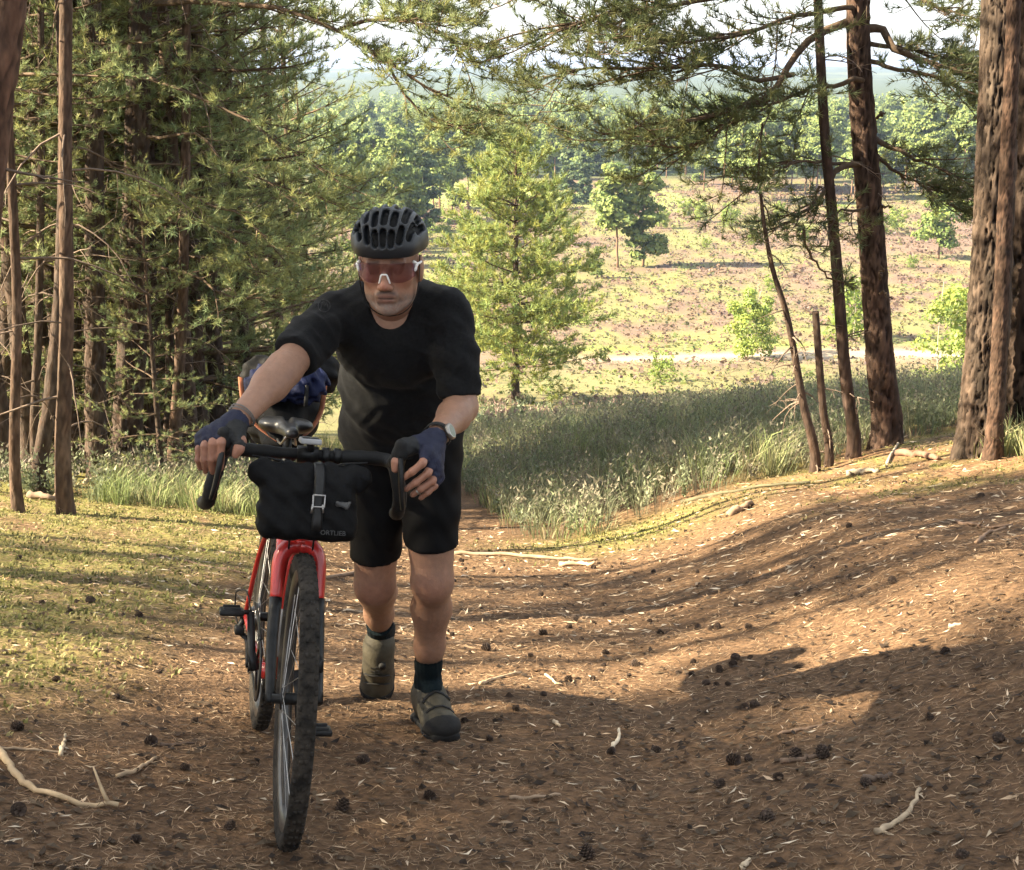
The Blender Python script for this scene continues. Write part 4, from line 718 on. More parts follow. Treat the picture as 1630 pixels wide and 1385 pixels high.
# ------------------------------------------------------------------ signed-distance modelling (soft shapes), meshed with surface nets
class Field:
    def __init__(s, lo, hi, h):
        s.lo = np.array(lo, float); s.h = h; s.n = np.ceil((np.array(hi, float) - s.lo) / h).astype(int) + 1; s.F = np.full(s.n, 1.0, np.float32)
    def region(s, lo, hi, pad):
        a = np.clip(np.floor((np.asarray(lo) - pad - s.lo) / s.h).astype(int), 0, s.n); b = np.clip(np.ceil((np.asarray(hi) + pad - s.lo) / s.h).astype(int) + 1, 0, s.n)
        sl = tuple(slice(i, j) for i, j in zip(a, b)); ax = [s.lo[k] + s.h * np.arange(a[k], b[k], dtype=np.float32) for k in range(3)]
        return sl, np.stack(np.meshgrid(*ax, indexing='ij'), -1).astype(np.float32)
    def put(s, d, sl, k, mode):
        a = s.F[sl]
        if mode == '+':
            h = np.maximum(k - np.abs(a - d), 0) / max(k, 1e-6); s.F[sl] = np.minimum(a, d) - h * h * k * .25
        elif mode == '-':
            d = -d; h = np.maximum(k - np.abs(a - d), 0) / max(k, 1e-6); s.F[sl] = np.maximum(a, d) + h * h * k * .25
    def cap(s, a, b, ra, rb=None, k=.02, mode='+'):
        a, b = np.asarray(a, float), np.asarray(b, float); rb = ra if rb is None else rb; m = max(ra, rb)
        sl, p = s.region(np.minimum(a, b) - m, np.maximum(a, b) + m, k + 3 * s.h)
        if p.size == 0: return s
        ba = (b - a).astype(np.float32); t = np.clip(((p - a.astype(np.float32)) @ ba) / max(float(ba @ ba), 1e-9), 0, 1); d = np.linalg.norm(p - a.astype(np.float32) - t[..., None] * ba, axis=-1) - (ra + (rb - ra) * t); s.put(d, sl, k, mode); return s
    def chain(s, pts, rad, k=.02):
        for i in range(len(pts) - 1): s.cap(pts[i], pts[i + 1], rad[i], rad[i + 1], k)
        return s
    def ell(s, c, r, M=None, k=.02, mode='+'):
        c, r = np.asarray(c, float), np.asarray(r, float); m = r.max(); sl, p = s.region(c - m, c + m, k + 3 * s.h)
        if p.size == 0: return s
        q = p - c.astype(np.float32)
        if M is not None: q = q @ np.asarray(M, np.float32)
        k0 = np.linalg.norm(q / r, axis=-1); k1 = np.linalg.norm(q / (r * r), axis=-1); d = k0 * (k0 - 1) / np.maximum(k1, 1e-6); s.put(d.astype(np.float32), sl, k, mode); return s
    def box(s, c, r, M=None, rnd=.01, k=.01, mode='+'):
        c, r = np.asarray(c, float), np.asarray(r, float); m = np.linalg.norm(r); sl, p = s.region(c - m, c + m, k + 3 * s.h)
        if p.size == 0: return s
        q = p - c.astype(np.float32)
        if M is not None: q = q @ np.asarray(M, np.float32)
        q = np.abs(q) - (r - rnd); d = np.linalg.norm(np.maximum(q, 0), axis=-1) + np.minimum(q.max(-1), 0) - rnd; s.put(d.astype(np.float32), sl, k, mode); return s
    def cut(s, p0, nrm, k=.004):                                # removes the side the normal points to
        sl, p = s.region(s.lo, s.lo + s.h * s.n, 0); nrm = np.asarray(nrm, float) / np.linalg.norm(nrm); d = -((p - np.asarray(p0, np.float32)) @ nrm.astype(np.float32)); s.put(d.astype(np.float32), sl, k, '-'); return s
    def warp(s, fn):
        sl, p = s.region(s.lo, s.lo + s.h * s.n, 0); m = np.abs(s.F) < .06; q = p[m]; s.F[m] += fn(q).astype(np.float32); return s
    def mesh(s, mb, colfn=(1, 1, 1)):
        F = s.F; S = F < 0; c = np.zeros(np.array(F.shape) - 1, np.int8)
        for i in (0, 1):
            for j in (0, 1):
                for k in (0, 1): c += S[i:F.shape[0] - 1 + i, j:F.shape[1] - 1 + j, k:F.shape[2] - 1 + k]
        act = np.argwhere((c > 0) & (c < 8)); idx = np.full(c.shape, -1, np.int32); idx[tuple(act.T)] = np.arange(len(act)); acc = np.zeros((len(act), 3)); cnt = np.zeros(len(act))
        for ax in range(3):
            o1, o2 = [q for q in range(3) if q != ax]
            for i in (0, 1):
                for j in (0, 1):
                    a = act.copy(); a[:, o1] += i; a[:, o2] += j; b = a.copy(); b[:, ax] += 1; fa, fb = F[tuple(a.T)], F[tuple(b.T)]; m = (fa < 0) != (fb < 0); t = np.where(m, fa / np.where(m, fa - fb, 1), 0)
                    q = a.astype(float); q[:, ax] += t; acc[m] += q[m]; cnt[m] += 1
        v = s.lo + s.h * acc / cnt[:, None]; quads = []
        for ax in range(3):
            o1, o2 = (ax + 1) % 3, (ax + 2) % 3; A = [slice(None)] * 3; B = [slice(None)] * 3; A[ax] = slice(0, -1); B[ax] = slice(1, None); e = np.argwhere(S[tuple(A)] != S[tuple(B)]); e = e[(e[:, o1] > 0) & (e[:, o2] > 0) & (e[:, o1] < F.shape[o1] - 1) & (e[:, o2] < F.shape[o2] - 1)]
            def cell(i, j): q = e.copy(); q[:, o1] -= i; q[:, o2] -= j; return idx[tuple(q.T)]
            f = np.stack([cell(1, 1), cell(0, 1), cell(0, 0), cell(1, 0)], -1); fl = S[tuple(e.T)]; f[~fl] = f[~fl][:, ::-1]; quads.append(f)
        return mb.add(v, np.concatenate(quads), colfn(v) if callable(colfn) else colfn)

# ------------------------------------------------------------------ bicycle
M_RED = mat('red_frame_paint', (.42, .022, .018), .3, .12, 30, spec=.5, coat=.4)
M_BLACK = mat('black_rubber', (.008, .008, .008), .7, .3, 40, .15, 200, spec=.3)
M_TYRE = mat('dusty_tyre', (.012, .011, .010), .9, .3, 25, .5, 120, spec=.15, col2=(.05, .042, .034))
M_RIM = mat('rim', (.02, .019, .018), .35, .3, 20, spec=.5, col2=(.06, .054, .048))
M_WALL = mat('tan_sidewall', (.20, .15, .10), .8, .3, 25, spec=.2, col2=(.32, .26, .19))
M_STEEL = mat('steel', (.35, .34, .33), .35, .2, 50, metal=.9)
M_DARKM = mat('dark_metal', (.022, .022, .022), .45, .3, 40, metal=.6)
M_BAG = mat('black_bag_fabric', (.004, .004, .0043), .72, .35, 18, .25, 70, spec=.15)
M_GREY = mat('grey_trim', (.30, .30, .30), .5, .15, 30)
M_PRINT = mat('grey_print', (.05, .05, .05), .6, .15, 30)
M_NAVY = mat('navy_fabric', (.005, .009, .038), .7, .4, 22, .3, 90, spec=.25)
M_ORANGE = mat('orange_strap', (.26, .085, .035), .7, .2, 30)
M_SADDLE = mat('saddle_leather', (.014, .014, .015), .38, .2, 30, .1, 120, spec=.5)

RC = at(412, 1184, 3.76); RC[2] = gz(RC[0], RC[1]); FC = at(452, 1358, 2.79); FC[2] = gz(FC[0], FC[1])
fw_ = FC - RC; WB = np.linalg.norm(fw_); fw_ /= WB; lf = np.cross([0, 0, 1.], fw_); lf /= np.linalg.norm(lf); up_ = np.cross(fw_, lf); LEAN = R(8.3)
up2 = math.cos(LEAN) * up_ + math.sin(LEAN) * lf; lf2 = math.cos(LEAN) * lf - math.sin(LEAN) * up_
BM = np.stack([fw_, lf2, up2], 1)
def BW(p): return RC + BM @ np.asarray(p, float)                # bicycle coordinates (forward, left, up) to the world
bike = empty('bicycle', (0, 0, 0), 'red touring bicycle with knobbly tyres pushed by the walker', 'bicycle')
bike.matrix_world = Matrix([[*BM[0], RC[0]], [*BM[1], RC[1]], [*BM[2], RC[2]], [0, 0, 0, 1]])
WR = .352; AXR = V(0, 0, WR); AXF = V(WB, 0, WR); HA = R(71); sax = V(-math.cos(HA), 0, math.sin(HA)); sperp = V(math.sin(HA), 0, math.cos(HA)); BB = V(.435, 0, .282)
S0 = AXF - .05 * sperp; CROWN = S0 + .392 * sax; HT0 = S0 + .405 * sax; HT1 = S0 + .55 * sax; STEM = S0 + .595 * sax; BARC = STEM + .085 * sperp + V(0, 0, .01)
STEER = R(-1.2)
def Rax(ax, a):
    ax = ax / np.linalg.norm(ax); K = np.array([[0, -ax[2], ax[1]], [ax[2], 0, -ax[0]], [-ax[1], ax[0], 0]]); return np.eye(3) + math.sin(a) * K + (1 - math.cos(a)) * K @ K
MS = Rax(sax, STEER)
def st(p): return S0 + (np.asarray(p, float) - S0) @ MS.T       # turned with the handlebar
def steer(mb): mb.v = [st(v) for v in mb.v]; return mb

fr = MB(); SC = BB + .50 * V(-math.cos(R(73.5)), 0, math.sin(R(73.5)))
tube(fr, [HT1 - .035 * sax, SC + V(.02, 0, -.01)], [.018, .016], 14); tube(fr, [HT0 + .03 * sax, BB], [.024, .024], 14); tube(fr, [BB, SC], [.017, .016], 14); tube(fr, [HT0, HT1], [.025, .024], 16); lathe(fr, [(.001, -.04), (.024, -.04), (.024, .04), (.001, .04)], BB, (0, 1, 0), 16)
frame = lobj('frame', fr, M_RED, bike)
for sg in (-1, 1):
    t = MB(); tube(t, spline([SC + V(-.005, sg * .012, -.02), V(.10, sg * .045, .57), AXR + V(.01, sg * .066, .02)], 12), np.linspace(.0085, .0075, 12), 10); lobj('seat_stay', t, M_RED, bike)
    t = MB(); tube(t, spline([BB + V(-.02, sg * .03, 0), V(.25, sg * .045, .30), AXR + V(.005, sg * .066, 0)], 12), np.linspace(.012, .008, 12), 10); lobj('chain_stay', t, M_RED, bike)
sp = MB(); tube(sp, [SC, SC + .2 * V(-math.cos(R(73.5)), 0, math.sin(R(73.5)))], .0135, 14); lobj('seat_post', sp, M_DARKM, bike)
fk = MB(); tube(fk, [CROWN - .005 * sax, HT0], [.026, .025], 16)
for sg in (-1, 1):
    tube(fk, spline([CROWN + V(0, 0, .0) , CROWN + V(.004, sg * .03, -.008), CROWN + V(.012, sg * .048, -.045), CROWN + V(.03, sg * .053, -.14)], 12), np.linspace(.024, .0155, 12), 14)
fork = lobj('fork', steer(fk), M_RED, bike)
for sg in (-1, 1):
    t = MB(); tube(t, spline([CROWN + V(.029, sg * .053, -.135), CROWN + V(.085, sg * .058, -.26), AXF + V(-.005, sg * .058, -.012)], 10), np.linspace(.0165, .012, 10), 14); lobj('fork_leg', steer(t), M_DARKM, bike)
def wheel(ax, tf, nm):
    rim = MB(); lathe(rim, [(.286, -.006), (.290, -.012), (.311, -.0145), (.317, -.0135), (.312, -.009), (.312, .009), (.317, .0135), (.311, .0145), (.290, .012), (.286, .006), (.286, -.006)], ax, (0, 1, 0), 72); w = lobj('wheel', tf(rim), M_RIM, bike)
    ty = MB(); pr = [(.311, -.0145), (.322, -.0205), (.335, -.0225), (.3445, -.019), (.350, -.010), (.3515, 0), (.350, .010), (.3445, .019), (.335, .0225), (.322, .0205), (.311, .0145)]
    lathe(ty, pr, ax, (0, 1, 0), 120)
    for k in range(132):                                         # tread knobs
        a = k / 132 * 2 * np.pi
        for (b, rr_, h) in (((-.006, .3508, .003), (.006, .3508, .003)) if k % 2 else ((-.0165, .3465, .003), (.0165, .3465, .003))):
            o = V(math.cos(a), 0, math.sin(a)); tn = V(-math.sin(a), 0, math.cos(a)); nn = o if abs(b) < .01 else o * .8 + V(0, math.copysign(.6, b), 0); c0 = np.asarray(ax) + o * rr_ + V(0, b, 0); s2 = np.cross(nn, tn); q = [c0 + tn * x * .0055 + s2 * y * .0042 for x, y in ((-1, -1), (1, -1), (1, 1), (-1, 1))]; q2 = [c0 + nn * h + tn * x * .0045 + s2 * y * .0034 for x, y in ((-1, -1), (1, -1), (1, 1), (-1, 1))]
            ty.add(q + q2, [[4, 5, 6, 7], [0, 1, 5, 4], [1, 2, 6, 5], [2, 3, 7, 6], [3, 0, 4, 7]])
    lobj('tyre', tf(ty), M_TYRE, w)
    hb_ = MB(); lathe(hb_, [(.001, -.055), (.012, -.055), (.012, -.036), (.027, -.034), (.027, -.030), (.015, -.026), (.015, .026), (.027, .030), (.027, .034), (.012, .036), (.012, .055), (.001, .055)], ax, (0, 1, 0), 24); lobj('hub', tf(hb_), M_DARKM, w)
    d = MB(); lathe(d, [(.055, .039), (.080, .039), (.080, .041), (.055, .041), (.055, .039)], ax, (0, 1, 0), 40)
    for k in range(6): a = k * 1.047; tube(d, [np.asarray(ax) + V(math.cos(a) * .015, .04, math.sin(a) * .015), np.asarray(ax) + V(math.cos(a + .5) * .058, .04, math.sin(a + .5) * .058)], .003, 4)
    lobj('brake_disc', tf(d), M_STEEL, w)
    for k in range(28):
        a = k / 28 * 2 * np.pi; sg = 1 if k % 2 else -1; o = V(math.cos(a), 0, math.sin(a)); a2 = a + (1 if (k // 2) % 2 else -1) * 1.2; t = MB(); tube(t, [np.asarray(ax) + V(math.cos(a2) * .025, sg * .031, math.sin(a2) * .025), np.asarray(ax) + o * .287 + V(0, sg * .003, 0)], .0011, 5, cap=False); lobj('spoke', tf(t), M_STEEL, w)
    return w
wf = wheel(AXF, steer, 'f'); wr = wheel(AXR, lambda m: m, 'r')
# drivetrain on the right side (image left)
ch = MB(); lathe(ch, [(.060, -.050), (.082, -.050), (.088, -.047), (.082, -.044), (.060, -.044), (.060, -.050)], BB, (0, 1, 0), 44); lobj('chainring', ch, M_DARKM, bike)
def crank(sg, a, nm):
    t = MB(); d = V(math.cos(a), 0, math.sin(a)); e = BB + V(0, sg * .075, 0) + d * .17; tube(t, [BB + V(0, sg * .055, 0), BB + V(0, sg * .068, 0) + d * .05, e], [.015, .012, .011], 10, flat=.7); c = lobj('crank', t, M_DARKM, bike)
    p = MB(); tube(p, [e, e + V(0, sg * .085, 0)], .007, 10); box(p, e + V(0, sg * .055, 0), (.062, .07, .018), bev=.005); box(p, e + V(.022, sg * .055, .006), (.008, .05, .02), bev=.002); box(p, e + V(-.022, sg * .055, .006), (.008, .05, .02), bev=.002); lobj('pedal', p, M_DARKM, c)
crank(1, R(-62), 'l'); crank(-1, R(118), 'r')
cs = MB()
for k in range(8): lathe(cs, [(.02, -.024 - .0042 * k), (.026 + .0045 * (7 - k) * .8, -.024 - .0042 * k), (.026 + .0045 * (7 - k) * .8, -.0265 - .0042 * k), (.02, -.0265 - .0042 * k)], AXR, (0, 1, 0), 36)
lobj('cassette', cs, M_STEEL, bike)
dr = MB(); tube(dr, spline([AXR + V(-.01, -.066, -.01), AXR + V(-.012, -.085, -.045), AXR + V(.012, -.055, -.075), AXR + V(.04, -.05, -.155)], 12), np.linspace(.010, .007, 12), 8); box(dr, AXR + V(-.005, -.082, -.045), (.05, .03, .028), bev=.006)
for c in (V(.012, -.045, -.085), V(.038, -.045, -.15)): lathe(dr, [(.001, -.004), (.022, -.004), (.022, .004), (.001, .004)], AXR + c, (0, 1, 0), 16)
der = lobj('derailleur', dr, M_DARKM, bike)
cb = MB(); tube(cb, spline([V(.12, -.05, .35), V(.03, -.075, .44), V(-.03, -.10, .42), V(-.045, -.098, .36), V(-.02, -.085, .32)], 20), .0025, 6); lobj('shift_cable', cb, M_BLACK, der)
chn = MB(); tube(chn, spline([BB + V(.0, -.047, .088), V(.22, -.044, .40), AXR + V(0, -.04, .045)], 14), .0045, 4); tube(chn, spline([BB + V(.0, -.047, -.088), V(.2, -.045, .215), AXR + V(.045, -.045, -.17)], 14), .0045, 4); lobj('chain', chn, M_DARKM, bike)
for sg in (-1, 1): sk = MB(); tube(sk, [AXR + V(0, sg * .06, 0), AXR + V(0, sg * .083, 0)], .009, 10); lobj('axle_end', sk, M_DARKM, bike)
cal = MB(); box(cal, AXF + V(-.05, .052, .075), (.05, .03, .035), bev=.006); lobj('brake_caliper', steer(cal), M_DARKM, bike)
# cockpit
hbm = MB(); HW = .211
def bar_side(sg): return [BARC, BARC + V(0, sg * .09, .0), BARC + V(.0, sg * .165, .002), BARC + V(.02, sg * (HW - .012), .0), BARC + V(.06, sg * HW, -.005), BARC + V(.085, sg * (HW + .008), -.035), BARC + V(.078, sg * (HW + .02), -.085), BARC + V(.04, sg * (HW + .024), -.125), BARC + V(-.03, sg * (HW + .032), -.14), BARC + V(-.06, sg * (HW + .034), -.142)]
stm = MB(); tube(stm, [STEM - .02 * sax, STEM + .03 * sax], .022, 16); tube(stm, [STEM, BARC], [.018, .019], 14); lathe(stm, [(.001, -.026), (.022, -.026), (.022, .026), (.001, .026)], BARC, (0, 1, 0), 18); lobj('stem', steer(stm), M_DARKM, bike)
for sg in (-1, 1):
    P_ = spline(bar_side(sg), 44); tube(hbm, P_, np.where(np.arange(44) < 8, .0145, .0178) * (1 + .035 * np.sin(np.arange(44) * 2.2)), 12)
bar = lobj('handlebar', steer(hbm), M_BLACK, bike)
HOOD = {}
for sg in (-1, 1):
    F = Field((BARC[0] - .02, sg * (HW + .005) - .07, BARC[2] - .08), (BARC[0] + .2, sg * (HW + .005) + .07, BARC[2] + .11), .0035); b = BARC + V(.055, sg * HW, -.006)
    F.chain([b, b + V(.05, sg * .002, .012), b + V(.085, sg * .002, .03), b + V(.095, sg * .002, .055)], [.019, .0185, .018, .015], .012); h_ = MB(); F.mesh(h_); hood = lobj('brake_hood', steer(h_), M_BLACK, bike); HOOD[sg] = BW(st(b + V(.07, 0, .02)))
    lv = MB(); tube(lv, spline([b + V(.095, sg * .002, .02), b + V(.108, sg * .006, -.015), b + V(.10, sg * .012, -.065), b + V(.085, sg * .02, -.105)], 14), np.linspace(.0085, .0055, 14), 8, flat=1.6); lobj('brake_lever', steer(lv), M_DARKM, bike)
cmpm = MB(); box(cmpm, BARC + V(.055, .0, .038), (.082, .052, .014), bev=.004); lobj('cycle_computer', steer(cmpm), M_GREY, bike); scr = MB(); box(scr, BARC + V(.055, .0, .0457), (.066, .04, .002)); mt_ = MB(); tube(mt_, [BARC + V(0, .01, .01), BARC + V(.05, .0, .032)], [.012, .008], 8)
lobj('screen', steer(scr), M_SADDLE, bike); lobj('computer_mount', steer(mt_), M_BLACK, bike)
for b0 in (.045, .075): t = MB(); lathe(t, [(.0165, -.010), (.021, -.008), (.021, .008), (.0165, .010)], BARC + V(0, b0, 0), (0, 1, 0), 16); lobj('bar_clamp', steer(t), M_DARKM, bike)
for sg in (-1, 1): t = MB(); tube(t, spline([BARC + V(.1, sg * .14, -.005), BARC + V(.13, sg * .07, -.01), CROWN + V(.07, sg * .03, .08), CROWN + V(.02, sg * .03, -.02)], 16), .0028, 6); lobj('brake_cable', steer(t), M_BLACK, bike)
# saddle
ST = SC + .215 * V(-math.cos(R(73.5)), 0, math.sin(R(73.5))); F = Field(ST + V(-.19, -.11, -.07), ST + V(.19, .11, .07), .004)
F.ell(ST + V(-.09, .042, .005), (.06, .042, .024), k=.02); F.ell(ST + V(-.09, -.042, .005), (.06, .042, .024), k=.02); F.cap(ST + V(-.06, 0, .0), ST + V(.13, 0, -.008), .032, .02, .03); F.cap(ST + V(-.16, 0, .03), ST + V(.12, 0, .022), .009, .007, .012, '-'); F.cut(ST + V(0, 0, -.022), (0, 0, -1)); s_ = MB(); F.mesh(s_); sad = lobj('saddle', s_, M_SADDLE, bike)
rl = MB(); [tube(rl, spline([ST + V(.1, sg * .012, -.02), ST + V(.04, sg * .022, -.045), ST + V(-.05, sg * .022, -.045), ST + V(-.11, sg * .03, -.018)], 12), .0035, 6) for sg in (-1, 1)]; lobj('saddle_rail', rl, M_STEEL, sad)
bo = MB(); lathe(bo, [(.001, .0), (.034, .004), (.036, .02), (.036, .135), (.03, .15), (.022, .165), (.022, .18), (.001, .185)], BB + .06 * V(.66, 0, .75) + V(.05, 0, .04), HT0 - BB, 20); lobj('water_bottle', bo, mat('bottle_plastic', (.30, .29, .28), .5), bike)

# ---- bags strapped to the bicycle: each can be lifted off
def bag_root(name, label, cat, pl): e = empty(name, (0, 0, 0), label, cat); e.matrix_world = Matrix([[*BM[0], RC[0]], [*BM[1], RC[1]], [*BM[2], RC[2]], [0, 0, 0, 1]]); return e
hbag = bag_root('handlebar_bag', 'black roll top bag hanging from the handlebar', 'bag', None)
BC = BARC + V(.105, .0, -.105); F = Field(BC + V(-.13, -.19, -.15), BC + V(.13, .19, .15), .0042)
F.box(BC + V(0, 0, -.012), (.066, .114, .078), rnd=.035, k=.01); F.box(BC + V(.0, .0, -.05), (.07, .118, .04), rnd=.03, k=.02); F.cap(BC + V(.01, -.122, .068), BC + V(.01, .122, .068), .026, .026, .03); F.cap(BC + V(.02, -.128, .06), BC + V(.02, .128, .06), .02, .02, .02); F.cap(BC + V(.072, -.13, .043), BC + V(.072, .13, .043), .006, .006, .012, '-')
F.warp(lambda q: .003 * np.sin(q[:, 1] * 55 + 2 * np.sin(q[:, 2] * 40)) * np.cos(q[:, 2] * 30 + q[:, 1] * 22) + .003 * np.sin(q[:, 1] * 120 + q[:, 2] * 60) * np.sin(q[:, 2] * 90))
h_ = MB(); F.mesh(h_); bagb = lobj('bag_body', steer(h_), M_BAG, hbag)
def onbag(b, c, a=.078): return BC + V(a, b, c)
t = MB(); tube(t, spline([onbag(.02, .095, .01), onbag(.02, .088, .035), onbag(.02, .05, .07), onbag(.02, .0, .077), onbag(.02, -.05, .079), onbag(.02, -.085, .05)], 20), .013, 6, flat=.12); strap = lobj('strap', steer(t), M_DARKM, hbag)
t = MB(); cb_ = [onbag(.006, .022, .083), onbag(.034, .022, .083), onbag(.034, -.006, .085), onbag(.006, -.006, .085), onbag(.006, .022, .083)]; tube(t, cb_, .0028, 6); tube(t, [onbag(.006, .0, .085), onbag(.004, -.022, .084)], .003, 6); tube(t, [onbag(.03, .0, .085), onbag(.032, -.02, .084)], .0028, 6); lobj('buckle', steer(t), M_STEEL, strap)
t = MB(); F = Field(onbag(.075, -.005) + V(-.02, -.05, -.03), onbag(.075, -.005) + V(.03, .05, .03), .003); F.box(onbag(.078, .002, .074), (.009, .017, .006), rnd=.004); F.cap(onbag(.064, .007, .082), onbag(.09, -.006, .082), .004, .003, .004); F.cap(onbag(.094, .008, .082), onbag(.086, -.006, .082), .004, .003, .004); t = MB(); F.mesh(t); lobj('badge', steer(t), M_PRINT, hbag)
def text_mesh(s, size, depth=.0006):
    c = bpy.data.curves.new('txt', 'FONT'); c.body = s; c.size = size; c.extrude = depth; c.align_x = 'CENTER'; c.align_y = 'CENTER'; o = bpy.data.objects.new('txt', c); COL.objects.link(o); bpy.context.view_layer.update()
    dg = bpy.context.evaluated_depsgraph_get(); me = bpy.data.meshes.new_from_object(o.evaluated_get(dg)); v = np.array([q.co[:] for q in me.vertices]); me.calc_loop_triangles(); f = np.array([q.vertices[:] for q in me.loop_triangles]); bpy.data.objects.remove(o); bpy.data.curves.remove(c); bpy.data.meshes.remove(me); return v, f
v_, f_ = text_mesh('ORTLIEB', .016); t = MB(); t.add(np.stack([np.zeros(len(v_)) + .0785 + v_[:, 2], v_[:, 0] + .06, v_[:, 1] - .068], -1) + BC, f_); lobj('lettering', steer(t), M_PRINT, hbag, smooth=False)

spk = bag_root('saddle_pack', 'bulky black saddle pack behind the saddle', 'bag', None); PC = ST + V(-.24, 0, .045); F = Field(PC + V(-.32, -.2, -.22), PC + V(.28, .2, .2), .006)
F.cap(PC + V(.12, 0, -.10), PC + V(-.18, 0, .03), .06, .115, .05); F.ell(PC + V(-.16, 0, .04), (.13, .125, .12), k=.04); F.ell(PC + V(-.1, 0, -.02), (.12, .13, .10), k=.05)
F.warp(lambda q: .006 * np.sin(q[:, 1] * 60 + 3 * np.sin(q[:, 2] * 30)) * np.cos(q[:, 2] * 38 + q[:, 0] * 30)); t = MB(); F.mesh(t); lobj('bag_body', t, M_BAG, spk)
for sg in (-1, 1): t = MB(); tube(t, spline([ST + V(-.07, sg * .022, -.045), PC + V(.07, sg * .085, -.05), PC + V(-.03, sg * .125, .02), PC + V(-.1, sg * .135, .09)], 14), .009, 6, flat=.25); lobj('strap', t, M_ORANGE, spk)
jk = bag_root('rolled_jacket', 'crumpled navy jacket strapped on top of the saddle pack', 'jacket', None); F = Field(PC + V(-.2, -.2, .0), PC + V(.16, .2, .26), .005); F.ell(PC + V(-.01, .015, .105), (.085, .115, .05), k=.03); F.ell(PC + V(.03, .05, .075), (.06, .075, .05), k=.03); F.ell(PC + V(.03, -.055, .07), (.06, .07, .045), k=.03)
F.warp(lambda q: .010 * np.sin(q[:, 1] * 70 + 4 * np.sin(q[:, 0] * 45 + q[:, 2] * 30)) * np.cos(q[:, 0] * 55 + q[:, 2] * 60) + .004 * np.sin(q[:, 1] * 160 + q[:, 2] * 120)); t = MB(); F.mesh(t); lobj('fabric', t, M_NAVY, jk)
for b0 in (-.04, .06): t = MB(); tube(t, spline([PC + V(.10, b0, .02), PC + V(.085, b0, .09), PC + V(.0, b0, .165), PC + V(-.1, b0, .15)], 14), .006, 6, flat=.3); lobj('strap', t, M_BLACK, jk)
tr_ = bag_root('rolled_tarp', 'black rolled tarp lashed across the rear of the saddle pack', 'bundle', None); F = Field(PC + V(-.34, -.26, .0), PC + V(-.02, .22, .3), .006); F.cap(PC + V(-.17, -.075, .105), PC + V(-.17, .12, .125), .058, .072, .02); F.warp(lambda q: .004 * np.sin(q[:, 1] * 75 + 3 * np.sin(q[:, 0] * 40)) + .003 * np.sin(q[:, 2] * 130 + q[:, 1] * 50)); t = MB(); F.mesh(t); lobj('roll', t, M_BAG, tr_)
t = MB(); lathe(t, [(.064, -.008), (.068, -.006), (.068, .006), (.064, .008)], PC + V(-.17, -.03, .110), (0, 1, .03), 24); lobj('strap', t, M_BLACK, tr_)
# ------------------------------------------------------------------ the walker
SKIN = V(.275, .155, .102)
M_SKIN = mat('skin', (.88, .87, .87), .52, .06, 60, .18, 200, attr=True, spec=.35, col2=(1.09, 1.07, 1.06), sss=.1, detail=9)
M_SHIRT = mat('charcoal_shirt', (.0085, .0088, .0094), .9, .25, 120, .2, 260, spec=.12, sheen=.03)
M_SHORTS = mat('black_shorts', (.003, .003, .0033), .75, .2, 200, .1, 300, spec=.15)
M_SOCK = mat('dark_teal_socks', (.006, .012, .015), .9, .25, 160, .3, 300, spec=.15)
M_SHOE = mat('olive_shoe', (.06, .052, .035), .7, .25, 40, .2, 160, spec=.3)
M_SOLE = mat('shoe_sole', (.008, .0075, .007), .8, .3, 40, .2, 100)
M_HELM = mat('dark_grey_helmet', (.013, .015, .018), .45, .12, 30, spec=.4)
M_HIN = mat('helmet_foam', (.008, .008, .008), .9, .2, 60, .2, 150)
M_WHITE = mat('white_plastic', (.75, .74, .72), .35, .05, 30)
M_GLOVE = mat('black_glove', (.022, .023, .024), .75, .3, 60, .25, 220)
M_CORD = mat('bracelet_cord', (.14, .13, .12), .8)
M_WATCH = mat('watch_case', (.32, .30, .27), .3, .1, 30, metal=.8)

J = dict(anL=at(681, 1083, 3.90), knL=at(688, 925, 3.74), hipL=at(682, 690, 3.80), anR=at(606, 1008, 4.17), knR=at(597, 932, 3.86), hipR=at(602, 695, 3.84),
         shL=at(714, 496, 3.50), shR=at(527, 508, 3.50), elL=at(734, 648, 3.42), wrL=at(691, 700, 3.16), elR=at(452, 588, 3.22), wrR=at(376, 672, 3.04))
LH, RH = HOOD[1], HOOD[-1]
pel = (J['hipL'] + J['hipR']) / 2 + V(0, .0, .03); chest = (J['shL'] + J['shR']) / 2 + V(0, .06, -.06); mid = (pel + chest) / 2 + V(0, .03, 0)
HC = at(621, 421, 3.36); NK = (J['shL'] + J['shR']) / 2 + V(0, .05, .015)
toeL = at(714, 1174, 3.67); toeL[2] = gz(toeL[0], toeL[1]) + .035; heelL = V(J['anL'][0] - .015, J['anL'][1] + .035, gz(J['anL'][0] - .015, J['anL'][1] + .035) + .04)
toeR = at(600, 1116, 4.17); 
person = empty('person', tuple(V(J['anL'][0], J['anL'][1], gz(J['anL'][0], J['anL'][1]))), 'person in black shirt, helmet and tinted glasses pushing the bicycle uphill', 'person')
# head frame: x to the image right, y forward (face), z up
hf = V(-.05, -1, -.03); hf /= np.linalg.norm(hf); hx = np.cross([0, 0, 1.], hf) ; hx = np.cross(hf, [0, 0, 1.]); hx /= np.linalg.norm(hx)
if hx[0] < 0: hx = -hx
hz = np.cross(hx, hf); hz = hz if hz[2] > 0 else -hz
HM = np.stack([hx, hf, hz], 1); HS = .98
def hd(x, y, z): return HC + HM @ (V(x, y, z) * HS)
def hloc(v): return ((v - HC) @ HM) / HS
body = MB()
